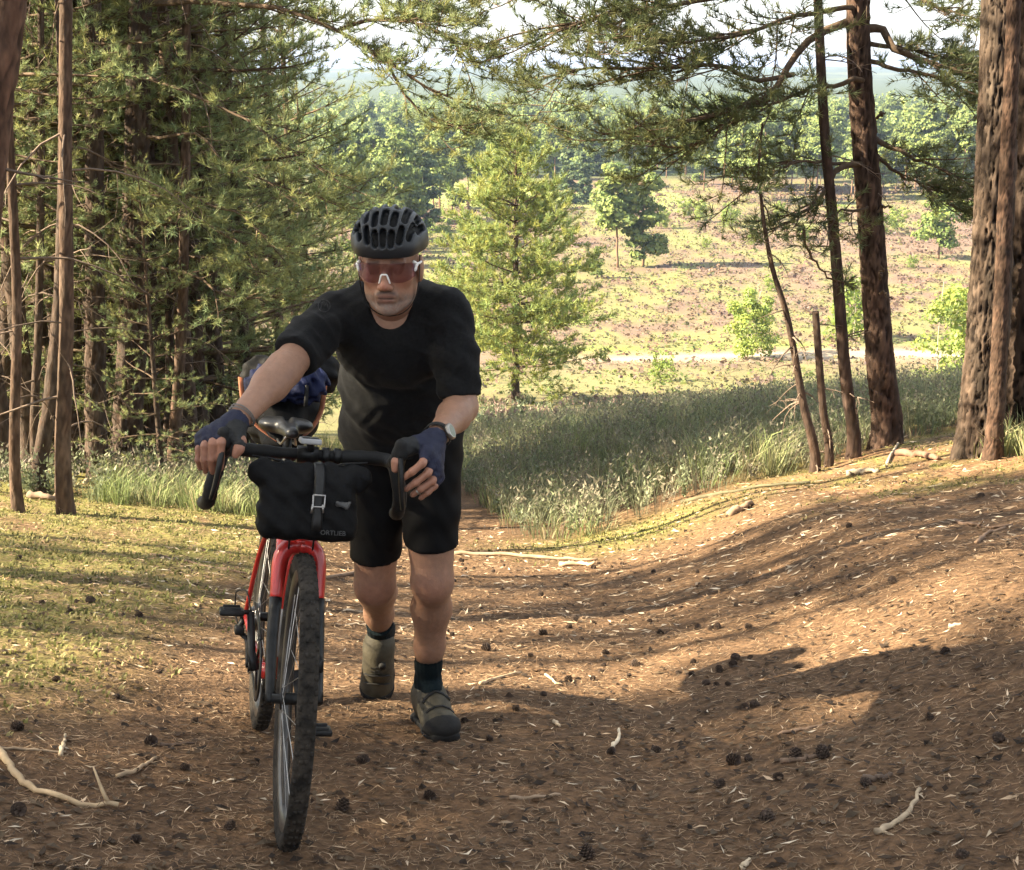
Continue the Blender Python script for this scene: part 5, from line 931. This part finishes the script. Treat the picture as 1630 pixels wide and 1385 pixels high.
# -- head and neck
lo, hi = HC - .19, HC + .17; lo = lo - V(0, 0, .04); F = Field(lo, hi + V(0, .05, 0), .0031)
F.ell(hd(0, -.012, .042), (.073, .092, .08), HM); F.ell(hd(0, .022, -.03), (.061, .066, .088), HM, .03); F.ell(hd(0, .036, -.078), (.043, .046, .038), HM, .03); F.ell(hd(0, .066, -.102), (.024, .02, .018), HM, .02)
for s in (-1, 1):
    F.ell(hd(s * .043, .058, -.022), (.022, .02, .018), HM, .022); F.ell(hd(s * .044, .0, -.065), (.018, .035, .035), HM, .03)
    F.ell(hd(s * .077, -.008, -.012), (.008, .021, .033), HM, .008); F.ell(hd(s * .083, .002, -.012), (.006, .010, .020), HM, .006, '-'); F.ell(hd(s * .081, -.012, -.010), (.006, .022, .034), HM, .004)
    F.ell(hd(s * .031, .094, .0), (.018, .014, .012), HM, .012, '-'); F.ell(hd(s * .031, .074, -.001), (.0125, .0125, .0125), HM, .004)
    F.ell(hd(s * .0125, .098, -.043), (.0085, .011, .008), HM, .008)
F.cap(hd(-.038, .078, .017), hd(.038, .078, .017), .012, .012, .014); F.cap(hd(0, .086, .004), hd(0, .113, -.037), .0085, .0115, .012)
F.cap(hd(-.02, .087, -.066), hd(.02, .087, -.066), .0075, .0075, .012); F.cap(hd(-.018, .086, -.079), hd(.018, .086, -.079), .008, .008, .010); F.cap(hd(-.021, .096, -.0735), hd(.0, .100, -.0725), .0015, .0032, .005, '-'); F.cap(hd(.0, .100, -.0725), hd(.021, .096, -.0735), .0032, .0015, .005, '-'); F.cap(hd(-.012, .096, -.088), hd(.012, .096, -.088), .003, .003, .008, '-')
F.cap(hd(0, -.03, -.05), NK + V(0, .0, -.02), .058, .062, .03)
def headcol(v):
    q = hloc(v); c = np.broadcast_to(SKIN, v.shape) * np.array([1.0, .96, .94]); x, y, z = q[:, 0], q[:, 1], q[:, 2]
    n = vnoise(x * 420, y * 420, 5, z * 420)
    b = sstep(-.052, -.070, z + .25 * np.clip(np.abs(x) - .03, 0, 1)) * sstep(-.02, .02, y) * (1 - sstep(-.118, -.132, z)); m = sstep(.030, .022, np.abs(x)) * sstep(-.050, -.056, z) * sstep(.07, .085, y)
    n4 = vnoise(x * 170, y * 170, 15, z * 170); m = np.exp(-((z + .0555 + 9 * x * x) / .0062) ** 2) * sstep(.036, .020, np.abs(x)) * sstep(.065, .085, y); bd = np.clip(b * .9, 0, 1) * (.35 + .65 * n4) * (1 - .9 * np.exp(-(x / .022) ** 2 - ((z + .075) / .008) ** 2)); bd = np.maximum(bd, m * (.75 + .25 * n)); grey = np.clip(sstep(-.078, -.092, z)[:, None] * .85 + sstep(.03, .05, np.abs(x))[:, None] * .4, 0, .95)
    bc = V(.04, .03, .026) * (1 - grey) + V(.34, .31, .285) * (.45 + .75 * n[:, None]) * grey; c = c * (1 - .92 * bd[:, None]) + bc * .92 * bd[:, None]
    lip = (np.exp(-((z + .078) / .007) ** 2) + np.exp(-((z + .066) / .005) ** 2)) * sstep(.026, .008, np.abs(x)) * sstep(.08, .088, y); c = c * (1 - .6 * lip[:, None]) + V(.19, .08, .065) * .6 * lip[:, None]
    mo = np.exp(-((z + .0725) / .0025) ** 2) * sstep(.026, .012, np.abs(x)) * sstep(.08, .088, y); c = c * (1 - .85 * mo[:, None])
    nose = np.exp(-(x / .018) ** 2 - ((z + .038) / .016) ** 2) * sstep(.09, .1, y); c = c * (1 + nose[:, None] * V(.12, -.12, -.12)); ck = np.exp(-((np.abs(x) - .042) / .018) ** 2 - ((z + .03) / .02) ** 2) * sstep(.04, .06, y); c = c * (1 + ck[:, None] * V(.08, -.10, -.10))
    br = np.exp(-((z - .020 - .1 * (.03 - np.abs(x))) / .005) ** 2) * sstep(.012, .016, np.abs(x)) * sstep(.052, .046, np.abs(x)) * sstep(.06, .075, y); c = c * (1 - .65 * br[:, None])
    return np.clip(c, 0, 1)
F.mesh(body, headcol)
# -- torso and limbs
def limbs(F, k=.03, grow=0.0, torso=True, arms=True, legs=True):
    g = grow
    if torso:
        F.ell(pel, (.165 + g, .115 + g, .12 + g), None, .05); F.cap(mid + V(-.04, 0, 0), mid + V(.04, 0, 0), .125 + g, .125 + g, .06); F.ell(chest, (.162 + g, .108 + g, .15 + g), None, .07)
        F.cap(J['shR'] + V(.05, .03, .0), J['shL'] + V(-.05, .03, .0), .06 + g, .06 + g, .05); F.cap(chest, NK, .095 + g, .06 + g, .05)
    if arms:
        for s in 'LR': F.chain([J['sh' + s], J['sh' + s] * .45 + J['el' + s] * .55, J['el' + s]], [.058 + g, .048 + g, .042 + g], k); e, w = J['el' + s], J['wr' + s]; F.chain([e, e * .72 + w * .28, w], [.040 + g, .041 + g, .0275 + g], k)
    if legs:
        for s in 'LR':
            h, kn, an = J['hip' + s], J['kn' + s], J['an' + s]; F.chain([h, h * .5 + kn * .5, kn], [.098 + g, .084 + g, .061 + g], k); F.ell(kn + V(0, -.016, 0), (.040 + g, .034 + g, .045 + g), None, .05)
            d = (an - kn); back = V(0, .03, 0) if s == 'L' else V(0, .02, .025); F.chain([kn, kn + d * .30 + back, kn + d * .65 + back * .4, an], [.056 + g, .060 + g, .046 + g, .036 + g], k)
lo = np.minimum.reduce(list(J.values()) + [HC, pel]) - .16; hi = np.maximum.reduce(list(J.values()) + [pel]) + .17
F = Field(lo, hi, .0078); limbs(F); F.cap(J['anL'], J['anL'] * .75 + toeL * .25 + V(0, 0, -.03), .034, .025, .03); F.cap(J['anR'], toeR + V(0, 0, .09), .034, .026, .03)
def bodycol(v):
    n = vnoise(v[:, 0] * 14, v[:, 1] * 14, 9, v[:, 2] * 14)[:, None]; c = SKIN * (.92 + .16 * n); kn = np.exp(-(np.linalg.norm(v - J['knL'] - V(0, -.05, .0), axis=1) / .05) ** 2) + np.exp(-(np.linalg.norm(v - J['knR'] - V(0, -.05, .0), axis=1) / .05) ** 2)
    return np.clip(c * (1 + kn[:, None] * V(.02, -.10, -.10)), 0, 1)
F.mesh(body, bodycol)
# -- hands: five fingers each, closed over the brake hoods (pixel paths at the hood's distance)
def hand(side, w, fingers, thumb):
    P = np.concatenate([np.array(f) for f in fingers] + [np.array(thumb)]); lo = np.minimum(P.min(0), w) - .045; hi = np.maximum(P.max(0), w) + .045
    F = Field(lo, hi, .0033); G = Field(lo, hi, .0036); f = np.array(fingers)
    for q in range(4):
        r = [.0100, .0095, .0088, .0078][q] if q in (0, 3) else .0098
        F.chain(f[q], [r + .003, r, r * .93, r * .82], .005)
        F.cap(w + (f[q][0] - w) * .05, f[q][0], .018, .0135, .012)
        G.cap(w + (f[q][0] - w) * .02, f[q][0], .024, .0185, .014); e = f[q][0] * .42 + f[q][1] * .58; G.cap(f[q][0], e, .0165, .0132, .010); G.cut
        F.ell(f[q][3] + (f[q][3] - f[q][2]) * .25, (.0062, .0062, .0062), None, .004)
    t = np.array(thumb); F.chain(t, [.017, .0125, .0115, .0095], .010); F.cap(w, t[0], .022, .018, .015); G.cap(w, t[0], .026, .0225, .015); G.cap(t[0], t[1] * .6 + t[2] * .4, .0205, .0158, .012)
    G.warp(lambda q: .0012 * np.sin(q[:, 0] * 260 + 3 * np.sin(q[:, 2] * 90)) * np.sin(q[:, 2] * 220))
    F.mesh(body, lambda v: np.clip(SKIN * V(1.08, .94, .93) * (.92 + .16 * vnoise(v[:, 0] * 60, v[:, 1] * 60, 3, v[:, 2] * 60)[:, None]), 0, 1)); g = MB(); mc = f[:, 0].mean(0); ax = (mc - w) / np.linalg.norm(mc - w)
    def gc(v):
        tt = np.linalg.norm(v - t[0], axis=1) < .034; tt2 = np.linalg.norm(v - t[1], axis=1) < .03; return np.where((tt | tt2)[:, None], V(.010, .0105, .011), V(.006, .008, .026))
    G.mesh(g, gc); return g, ax
yR, yL = RH[1], LH[1]; pr = lambda px, py, dy: at(px, py, yR + dy); pl = lambda px, py, dy: at(px, py, yL + dy)
gR, axR = hand('R', J['wrR'], [[pr(355, 688, .0), pr(352, 705, -.035), pr(351, 728, -.036), pr(351, 743, -.022)], [pr(343, 689, .005), pr(338, 706, -.032), pr(337, 731, -.034), pr(338, 748, -.018)], [pr(332, 692, .012), pr(326, 710, -.022), pr(325, 732, -.025), pr(327, 747, -.010)], [pr(323, 697, .022), pr(316, 715, -.008), pr(315, 732, -.012), pr(318, 743, .0)]], [pr(376, 690, .005), pr(383, 703, -.015), pr(380, 715, -.03), pr(375, 724, -.035)])
gL, axL = hand('L', J['wrL'], [[pl(680, 722, -.005), pl(672, 738, -.042), pl(656, 751, -.048), pl(645, 759, -.042)], [pl(688, 735, .0), pl(681, 753, -.035), pl(662, 768, -.042), pl(649, 777, -.036)], [pl(693, 748, .006), pl(688, 766, -.026), pl(670, 778, -.033), pl(659, 786, -.028)], [pl(695, 760, .014), pl(692, 774, -.014), pl(681, 784, -.022), pl(672, 791, -.018)]], [pl(646, 712, .005), pl(637, 722, -.012), pl(631, 736, -.025), pl(629, 747, -.03)])
bo_ = obj('body', body, M_SKIN, person)
M_GL = mat('glove_fabric', (.9, .9, .9), .75, .3, 60, .25, 220, attr=True, col2=(1.3, 1.3, 1.3))
obj('glove', gR, M_GL, person)['label'] = 'navy and black fingerless right glove'; obj('glove', gL, M_GL, person)['label'] = 'navy and black fingerless left glove'
# -- shirt
lo = np.minimum.reduce([J['shR'], J['elR'], J['shL'], pel]) - .17; hi = np.maximum.reduce([J['shL'], J['elL'], pel, J['shR']]) + .2; F = Field(lo, hi, .0063)
slE = {}
limbs(F, .04, .011, True, False, False); F.cap(pel + V(-.04, 0, -.02), mid, .15, .14, .05); F.ell(mid + V(0, -.05, -.02), (.14, .10, .15), None, .05)
for s in 'LR':
    a, e = J['sh' + s], J['el' + s]; t = .80 if s == 'R' else .90; d = (e - a) / np.linalg.norm(e - a); end = a + (e - a) * t; slE[s] = (end, d); F.chain([a, a * .5 + end * .5, end + d * .03], [.067, .061, .061] if s == 'L' else [.067, .062, .059], .04)
def folds(q):
    w = .0042 * np.sin(q[:, 0] * 34 + 2.2 * np.sin(q[:, 2] * 17 + q[:, 1] * 9)) * np.cos(q[:, 2] * 26 + q[:, 0] * 14) + .0022 * np.sin(q[:, 2] * 62 + q[:, 0] * 45 + 3 * np.sin(q[:, 1] * 20)) + .0016 * np.sin(q[:, 0] * 130 + q[:, 2] * 40 + 4 * np.sin(q[:, 2] * 35)) * np.sin(q[:, 2] * 85 + q[:, 1] * 60)
    rg = lambda v: (1 - np.abs(np.sin(v))) ** 2
    w = w - .006 * rg(q[:, 0] * 13 + q[:, 2] * 20 + 1.8 * np.sin(q[:, 2] * 11 + q[:, 1] * 8)) * (.5 + .5 * np.sin(q[:, 0] * 17 + q[:, 2] * 7)) - .005 * rg(q[:, 0] * 21 - q[:, 2] * 17 + 2 * np.sin(q[:, 0] * 9)) * (.5 + .5 * np.cos(q[:, 0] * 11 - q[:, 2] * 13)) + .003
    for s in 'LR':
        a, e = J['sh' + s], J['el' + s]; d = (e - a) / np.linalg.norm(e - a); t = (q - a) @ d; r = np.linalg.norm(q - a - t[:, None] * d, axis=1); m = sstep(.13, .08, r) * sstep(.0, .08, t); w = w - m * .006 * rg(t * 38 + 2 * np.sin(q[:, 0] * 30 + q[:, 2] * 20)) * (.6 + .4 * np.sin(q[:, 0] * 60)) + m * .002 * np.sin(t * 95 + 2.5 * np.sin(q[:, 0] * 45 + q[:, 2] * 30)) * (.5 + .5 * np.sin(q[:, 0] * 40 + q[:, 1] * 50))
    return w
F.warp(folds)
# sleeve ends (only near each arm), hem and neckline
for s in 'LR':
    end, d = slE[s]; sl, p = F.region(end - .14, end + d * .06 + .14, 0); q = (p - end.astype(np.float32)) @ d.astype(np.float32); rad = np.linalg.norm(p - end.astype(np.float32) - q[..., None] * d.astype(np.float32), axis=-1); dd = np.where(rad < .125, q, -1).astype(np.float32); F.F[sl] = np.maximum(F.F[sl], dd)
F.cut(pel + V(0, 0, -.085), (0, -.12, -1)); F.cap(NK + V(0, -.01, .045), NK + V(0, -.10, .10), .058, .07, .004, '-'); F.cap(NK + V(0, -.03, .06), at(621, 496, 3.44), .066, .05, .006, '-'); F.cap(at(621, 496, 3.42), at(621, 526, 3.40), .052, .004, .006, '-'); F.cap(NK + V(0, .03, .06), NK + V(0, .05, .2), .07, .09, .004, '-')
t = MB(); F.mesh(t); shirt = obj('shirt', t, M_SHIRT, person); SF = F
# collar band and sleeve emblem
cr_ = MB(); a_ = np.linspace(0, 2 * np.pi, 60); cc = NK + V(0, -.012, .040); 
def on_shirt(px, py):
    Ys = np.linspace(3.1, 3.7, 600); d = ray(px, py); P = CAM + d[None] * (Ys / d[1])[:, None]; ix = np.clip(((P - SF.lo) / SF.h).round().astype(int), 0, SF.n - 1); f = SF.F[tuple(ix.T)]; k = np.argmax(f < .002); return P[k] - d / np.linalg.norm(d) * .004
M_EMB = mat('shirt_print', (.022, .022, .023), .8)
def decal(pts, r): t = MB(); tube(t, np.array([on_shirt(*q) for q in pts]), r, 5); return t
EM = [[(516 + 9.5 * math.cos(a), 487 + 9.5 * math.sin(a)) for a in np.linspace(0, 2 * math.pi, 25)], [(510, 492), (514, 482), (517, 488), (520, 481), (523, 492)], [(488, 492), (492, 484), (497, 481), (502, 484)]]
for q in EM: obj('emblem', decal(q, .0011), M_EMB, shirt)
# -- shorts
lo = np.minimum.reduce([J['hipR'], J['knR'], pel]) - .17; hi = np.maximum.reduce([J['hipL'], J['knL'], pel]) + .19; F = Field(lo, hi, .007); F.ell(pel, (.178, .13, .14), None, .05)
hem = {}
for s in 'LR':
    h, kn = J['hip' + s], J['kn' + s]; d = (kn - h) / np.linalg.norm(kn - h); F.chain([h, h * .5 + kn * .5, kn + d * .02], [.108, .090, .071], .02); hem[s] = kn + d * (-.085 if s == 'L' else -.05)
F.warp(lambda q: .003 * np.sin(q[:, 2] * 60 + 3 * np.sin(q[:, 0] * 30)) * np.sin(q[:, 0] * 40 + q[:, 1] * 30)); sl, p = F.region(F.lo, F.lo + F.h * F.n, 0); mx_ = (J['knL'][0] + J['knR'][0]) / 2; zL, zR = at(688, 886, 3.66)[2], at(598, 902, 3.80)[2]; F.F = np.maximum(F.F, (np.where(p[..., 0] > mx_, zL, zR) + .08 * (p[..., 1] - 3.7) - p[..., 2]).astype(np.float32)) ; t = MB(); F.mesh(t); obj('shorts', t, M_SHORTS, person)
# -- socks, shoes
for s in 'LR':
    kn, an = J['kn' + s], J['an' + s]; d = (an - kn) / np.linalg.norm(an - kn); top = an - d * (.150 if s == 'L' else .10); tip = (toeL if s == 'L' else toeR)
    F = Field(np.minimum(top, tip) - .08, np.maximum(an, tip) + .1, .0042); F.chain([top, top * .5 + an * .5, an + d * .03], [.049 if s == 'L' else .047, .041, .043], .02); F.cap(an, an * .8 + tip * .2, .040, .034, .02)
    if s == 'R': F.cap(an + V(0, -.022, 0), an * .78 + tip * .22 + V(0, -.040, 0), .036, .032, .02)
    F.cut(top, -d); F.warp(lambda q: .0008 * np.sin(q[:, 0] * 500)); t = MB(); F.mesh(t); obj('sock', t, M_SOCK, person)
    fwd = tip - (heelL if s == 'L' else J['anR'] + V(0, .03, .02)); Lf = np.linalg.norm(fwd); fwd /= Lf
    upf = V(0, .25, 1) if s == 'L' else V(0, -1, .12); side = np.cross(fwd, upf); side /= np.linalg.norm(side); upf = np.cross(side, fwd); upf = upf / np.linalg.norm(upf)
    M = np.stack([side, fwd, upf], 1)
    if s == 'L': base, Lf = heelL, Lf
    else: base = tip - fwd * .255
    SS = 1.13 if s == 'L' else 1.02; P_ = lambda x, y, z: base + M @ (V(x * 1.08, y, z) * SS)
    F = Field(base - .15 + np.minimum(fwd * .31, 0), base + .15 + np.maximum(fwd * .31, 0), .0038); So = Field(base - .15 + np.minimum(fwd * .31, 0), base + .15 + np.maximum(fwd * .31, 0), .0038)
    F.ell(P_(0, .02, .02), (.041, .05, .055), M, .03); F.cap(P_(0, .04, .025), P_(0, .10, .025), .044, .049, .03); F.ell(P_(0.003, .165, .006), (.056, .08, .042), M, .04); F.ell(P_(.003, .20, .002), (.049, .055, .034), M, .03); F.cap(P_(0, .02, .06), P_(0, .085, .058), .047, .040, .03); F.cap(P_(0, .045, .06), P_(0, .12, .035), .046, .042, .03)
    for yy in (.10, .135): F.cap(P_(-.06, yy, .048 - (yy - .1) * .35), P_(.06, yy + .008, .048 - (yy - .1) * .35), .0022, .0022, .004, '-')
    F.cut(P_(0, 0, -.018), -upf)
    So.box(P_(0, .115, -.026), (.044, .145, .0095), M, .008, .01); So.ell(P_(.002, .17, -.024), (.058, .085, .014), M, .02); So.ell(P_(.003, .228, -.012), (.042, .03, .026), M, .015); So.ell(P_(0, .0, -.02), (.044, .04, .016), M, .02)
    for yy in (.02, .05, .14, .165, .19, .215): So.box(P_(.022, yy, -.038), (.012, .008, .008), M, .002, .003); So.box(P_(-.022, yy, -.038), (.012, .008, .008), M, .002, .003)
    SHF = F; t = MB(); F.mesh(t); shoe = obj('shoe', t, M_SHOE, person); shoe['label'] = 'olive cycling shoe with black sole'; t = MB(); So.mesh(t); obj('sole', t, M_SOLE, shoe)
    F = Field(base - .15 + np.minimum(fwd * .31, 0), base + .15 + np.maximum(fwd * .31, 0), .0042); F.ell(P_(0.003, .168, .004), (.060, .088, .046), M, .03); F.ell(P_(.003, .203, .000), (.053, .061, .039), M, .03); F.cut(P_(0, .205, .02), M @ V(0, -1, .75)); F.cut(P_(0, 0, -.020), -upf); t = MB(); F.mesh(t); obj('toe_cap', t, M_SOLE, shoe)
    def on_shoe(x, y, lift=.001):
        zz_ = np.linspace(.13, -.02, 300); P = np.array([P_(x, y, q) for q in zz_]); ix = np.clip(((P - SHF.lo) / SHF.h).round().astype(int), 0, SHF.n - 1); f = SHF.F[tuple(ix.T)]; k = int(np.argmax(f < .0015)); return P[k] + upf * lift
    for yy, rr2 in ((.125, .0075), (.165, .006)): t = MB(); tube(t, np.array([on_shoe(x_, yy + .1 * abs(x_)) for x_ in np.linspace(-.038, .038, 13)]), rr2, 6, flat=.2); obj('strap', t, M_SOLE, shoe)
    dp = on_shoe(-.018, .085, .0); t = MB(); lathe(t, [(.001, .009), (.011, .009), (.0125, .003), (.0125, -.006)], dp, upf * .8 + fwd * .5 - side * .3, 18); obj('dial', t, M_SOLE, shoe)
    for k_ in range(3): t = MB(); tube(t, np.array([on_shoe(x_, .09 + .012 * k_ + (.006 if x_ > 0 else 0)) for x_ in np.linspace(-.016, .02, 8)]), .0012, 5); obj('lace', t, M_SOLE, shoe)
# -- helmet with vents
Hc = lambda x, y, z: hd(x, y - .008, z + .066); F = Field(HC - .16, HC + .2, .0029); HMm = HM
F.ell(Hc(0, 0, 0), (.099, .132, .088), HM, .01); F.cap(Hc(-.05, .085, -.012), Hc(.05, .085, -.012), .018, .018, .03); F.ell(Hc(0, -.0, -.012), (.083, .112, .078), HM, .004, '-'); F.cut(Hc(0, .1, -.030), HM @ V(0, -.10, -1)); F.cut(Hc(0, -.12, -.055), HM @ V(0, -.2, -1))
def hp(x, ph, k=1.0):
    ph = R(ph); x = x * (.72 + .28 * math.sin(max(ph, 0))); r = math.sqrt(1 - (x / .099) ** 2); return Hc(x * k, .132 * r * math.cos(ph) * k, .088 * r * math.sin(ph) * k)
for x in (0, .027, .053, .078, .092):
    segs = {0: [(3, 26), (40, 68), (82, 128)], .027: [(3, 24), (38, 64), (78, 124)], .053: [(8, 34), (48, 104)], .078: [(14, 48), (62, 100)], .092: [(34, 78)]}[x]
    for sg in ((1,) if x == 0 else (1, -1)):
        for (a0, a1) in segs:
            P5 = [hp(sg * x, a0 + (a1 - a0) * q / 4) for q in range(5)]; P6 = [hp(sg * x, a0 + (a1 - a0) * q / 4, .88) for q in range(5)]
            for q in range(4): F.cap(P5[q], P5[q + 1], .0088, .0088, .003, '-'); F.cap(P6[q], P6[q + 1], .0088, .0088, .003, '-')
t = MB(); F.mesh(t); helm = obj('helmet', t, M_HELM, person); helm['label'] = 'dark grey vented cycling helmet'
F = Field(HC - .16, HC + .2, .004); F.ell(Hc(0, 0, -.010), (.0855, .115, .0795), HM, .01); F.cut(Hc(0, .1, -.026), HM @ V(0, -.10, -1)); t = MB(); F.mesh(t); obj('liner', t, M_HIN, helm)
for s in (-1, 1):
    t = MB(); tube(t, spline([Hc(s * .082, .03, -.035), hd(s * .077, .022, -.05), hd(s * .055, .03, -.105), hd(s * .02, .035, -.128), hd(0, .04, -.130)], 18), .006, 6, flat=.2); obj('strap', t, M_HIN, helm)
# -- glasses
lens = MB(); nu, nv = 40, 14; uu = np.linspace(-1, 1, nu); vv = np.linspace(0, 1, nv); LX = []
for j in range(nv):
    for i in range(nu):
        a = uu[i] * 1.0; x = .080 * math.sin(a) / math.sin(1.0) * .92; y = .108 - .050 * (1 - math.cos(a)) / (1 - math.cos(1.0)); top = .021 - .004 * uu[i] ** 2; notch = .030 * math.exp(-(x / .013) ** 2); bot = -.031 + notch + .014 * max(0, abs(uu[i]) - .55) ** 1.2 * 2.2; z = top + (bot - top) * vv[j]; LX.append(hd(x, y - .012 * vv[j] * .2, z))
ii = np.arange(nv - 1)[:, None] * nu; jj = np.arange(nu - 1)[None]; lens.add(np.array(LX), np.stack([ii + jj, ii + jj + 1, ii + nu + jj + 1, ii + nu + jj], -1).reshape(-1, 4))
lens2 = MB(); lens2.add(np.array(LX) - hf * .0018, np.stack([ii + jj, ii + nu + jj, ii + nu + jj + 1, ii + jj + 1], -1).reshape(-1, 4)); lens.merge(lens2)
M_LENS = bpy.data.materials.new('tinted_lens'); M_LENS.use_nodes = True; n_ = M_LENS.node_tree.nodes; l_ = M_LENS.node_tree.links.new; n_.remove(n_['Principled BSDF'])
trn = n_.new('ShaderNodeBsdfTransparent'); trn.inputs[0].default_value = (.92, .85, .83, 1); gl = n_.new('ShaderNodeBsdfGlossy'); gl.inputs['Color'].default_value = (.30, .22, .50, 1); gl.inputs['Roughness'].default_value = .06; mxs = n_.new('ShaderNodeMixShader'); lw = n_.new('ShaderNodeLayerWeight'); lw.inputs['Blend'].default_value = .25; mr = n_.new('ShaderNodeMapRange'); mr.inputs['To Min'].default_value = .11; mr.inputs['To Max'].default_value = .6
l_(lw.outputs['Facing'], mr.inputs['Value']); l_(mr.outputs[0], mxs.inputs[0]); l_(trn.outputs[0], mxs.inputs[1]); l_(gl.outputs[0], mxs.inputs[2]); l_(mxs.outputs[0], n_['Material Output'].inputs[0])
GT = []
for s in (-1, 1):
    gt = MB(); GT.append(gt); tube(gt, spline([hd(s * .070, .066, .020), hd(s * .0765, .056, .012), hd(s * .0735, .063, -.006)], 9), [.004] * 4 + [.006] + [.004] * 3 + [.0015], 8); tube(gt, spline([hd(s * .074, .060, .012), hd(s * .081, .03, .010), hd(s * .082, -.01, .008)], 9), .0034, 8)
gf_ = obj('sunglasses', lens, M_LENS, person); gf_['label'] = 'white framed sunglasses with purple brown lens'
t = MB(); tube(t, spline([hd(-.014, .1085, -.030), hd(-.009, .114, -.012), hd(-.006, .1145, -.006), hd(.006, .1145, -.006), hd(.009, .114, -.012), hd(.014, .1085, -.030)], 20), .0022, 8); obj('nose_piece', t, M_WHITE, gf_); [obj('temple', g_, M_WHITE, gf_) for g_ in GT]
# -- watch and cord bracelet
wa = J['wrL'] + (J['elL'] - J['wrL']) * .10; dw = (J['elL'] - J['wrL']) / np.linalg.norm(J['elL'] - J['wrL']); t = MB(); lathe(t, [(.034, -.009), (.0365, -.009), (.0365, .009), (.034, .009), (.034, -.009)], wa, dw, 32); wt = obj('watch', t, M_SOLE, person)
o_ = V(.75, -.72, .35); o_ = o_ - dw * (o_ @ dw); o_ /= np.linalg.norm(o_); t = MB(); lathe(t, [(.001, .0), (.021, .0), (.021, .009), (.017, .011), (.016, .0105)], wa + o_ * .034, o_, 28); wc = obj('watch_case', t, M_WATCH, wt); t = MB(); lathe(t, [(.001, .0103), (.016, .0103)], wa + o_ * .034, o_, 28); obj('watch_face', t, mat('watch_glass', (.10, .12, .07), .15), wt)
dw = (J['elR'] - J['wrR']) / np.linalg.norm(J['elR'] - J['wrR'])
for k, o in enumerate((.10, .135)): t = MB(); lathe(t, [(.031 + o * .02, -.002), (.0335 + o * .02, 0), (.031 + o * .02, .002), (.031 + o * .02, -.002)], J['wrR'] + (J['elR'] - J['wrR']) * o, dw + V(.1 * k, .0, .1), 28); obj('bracelet', t, M_CORD, person)
t = MB(); q = at(674, 781, yL - .03); lathe(t, [(.0085, -.002), (.0098, 0), (.0085, .002)], at(666, 782, yL - .036), pl(659, 786, -.028) - pl(670, 778, -.033), 20); obj('ring', t, M_WATCH, person)
# ------------------------------------------------------------------ haze: one even box of pale air round everything
hz_ = MB(); box(hz_, (0, 0, -26), (12400, 12400, 92)); hm = bpy.data.materials.new('haze_air'); hm.use_nodes = True; hn = hm.node_tree.nodes; hn.clear(); ho = hn.new('ShaderNodeOutputMaterial'); pv = hn.new('ShaderNodeVolumePrincipled')
pv.inputs['Color'].default_value = (.46, .60, .95, 1); pv.inputs['Density'].default_value = .0002; pv.inputs['Anisotropy'].default_value = .2; hm.node_tree.links.new(pv.outputs[0], ho.inputs['Volume']); hm.cycles.homogeneous_volume = True
tag(obj('haze', hz_, hm, smooth=False), 'thin blue haze lying over the valley', 'haze', kind='stuff')
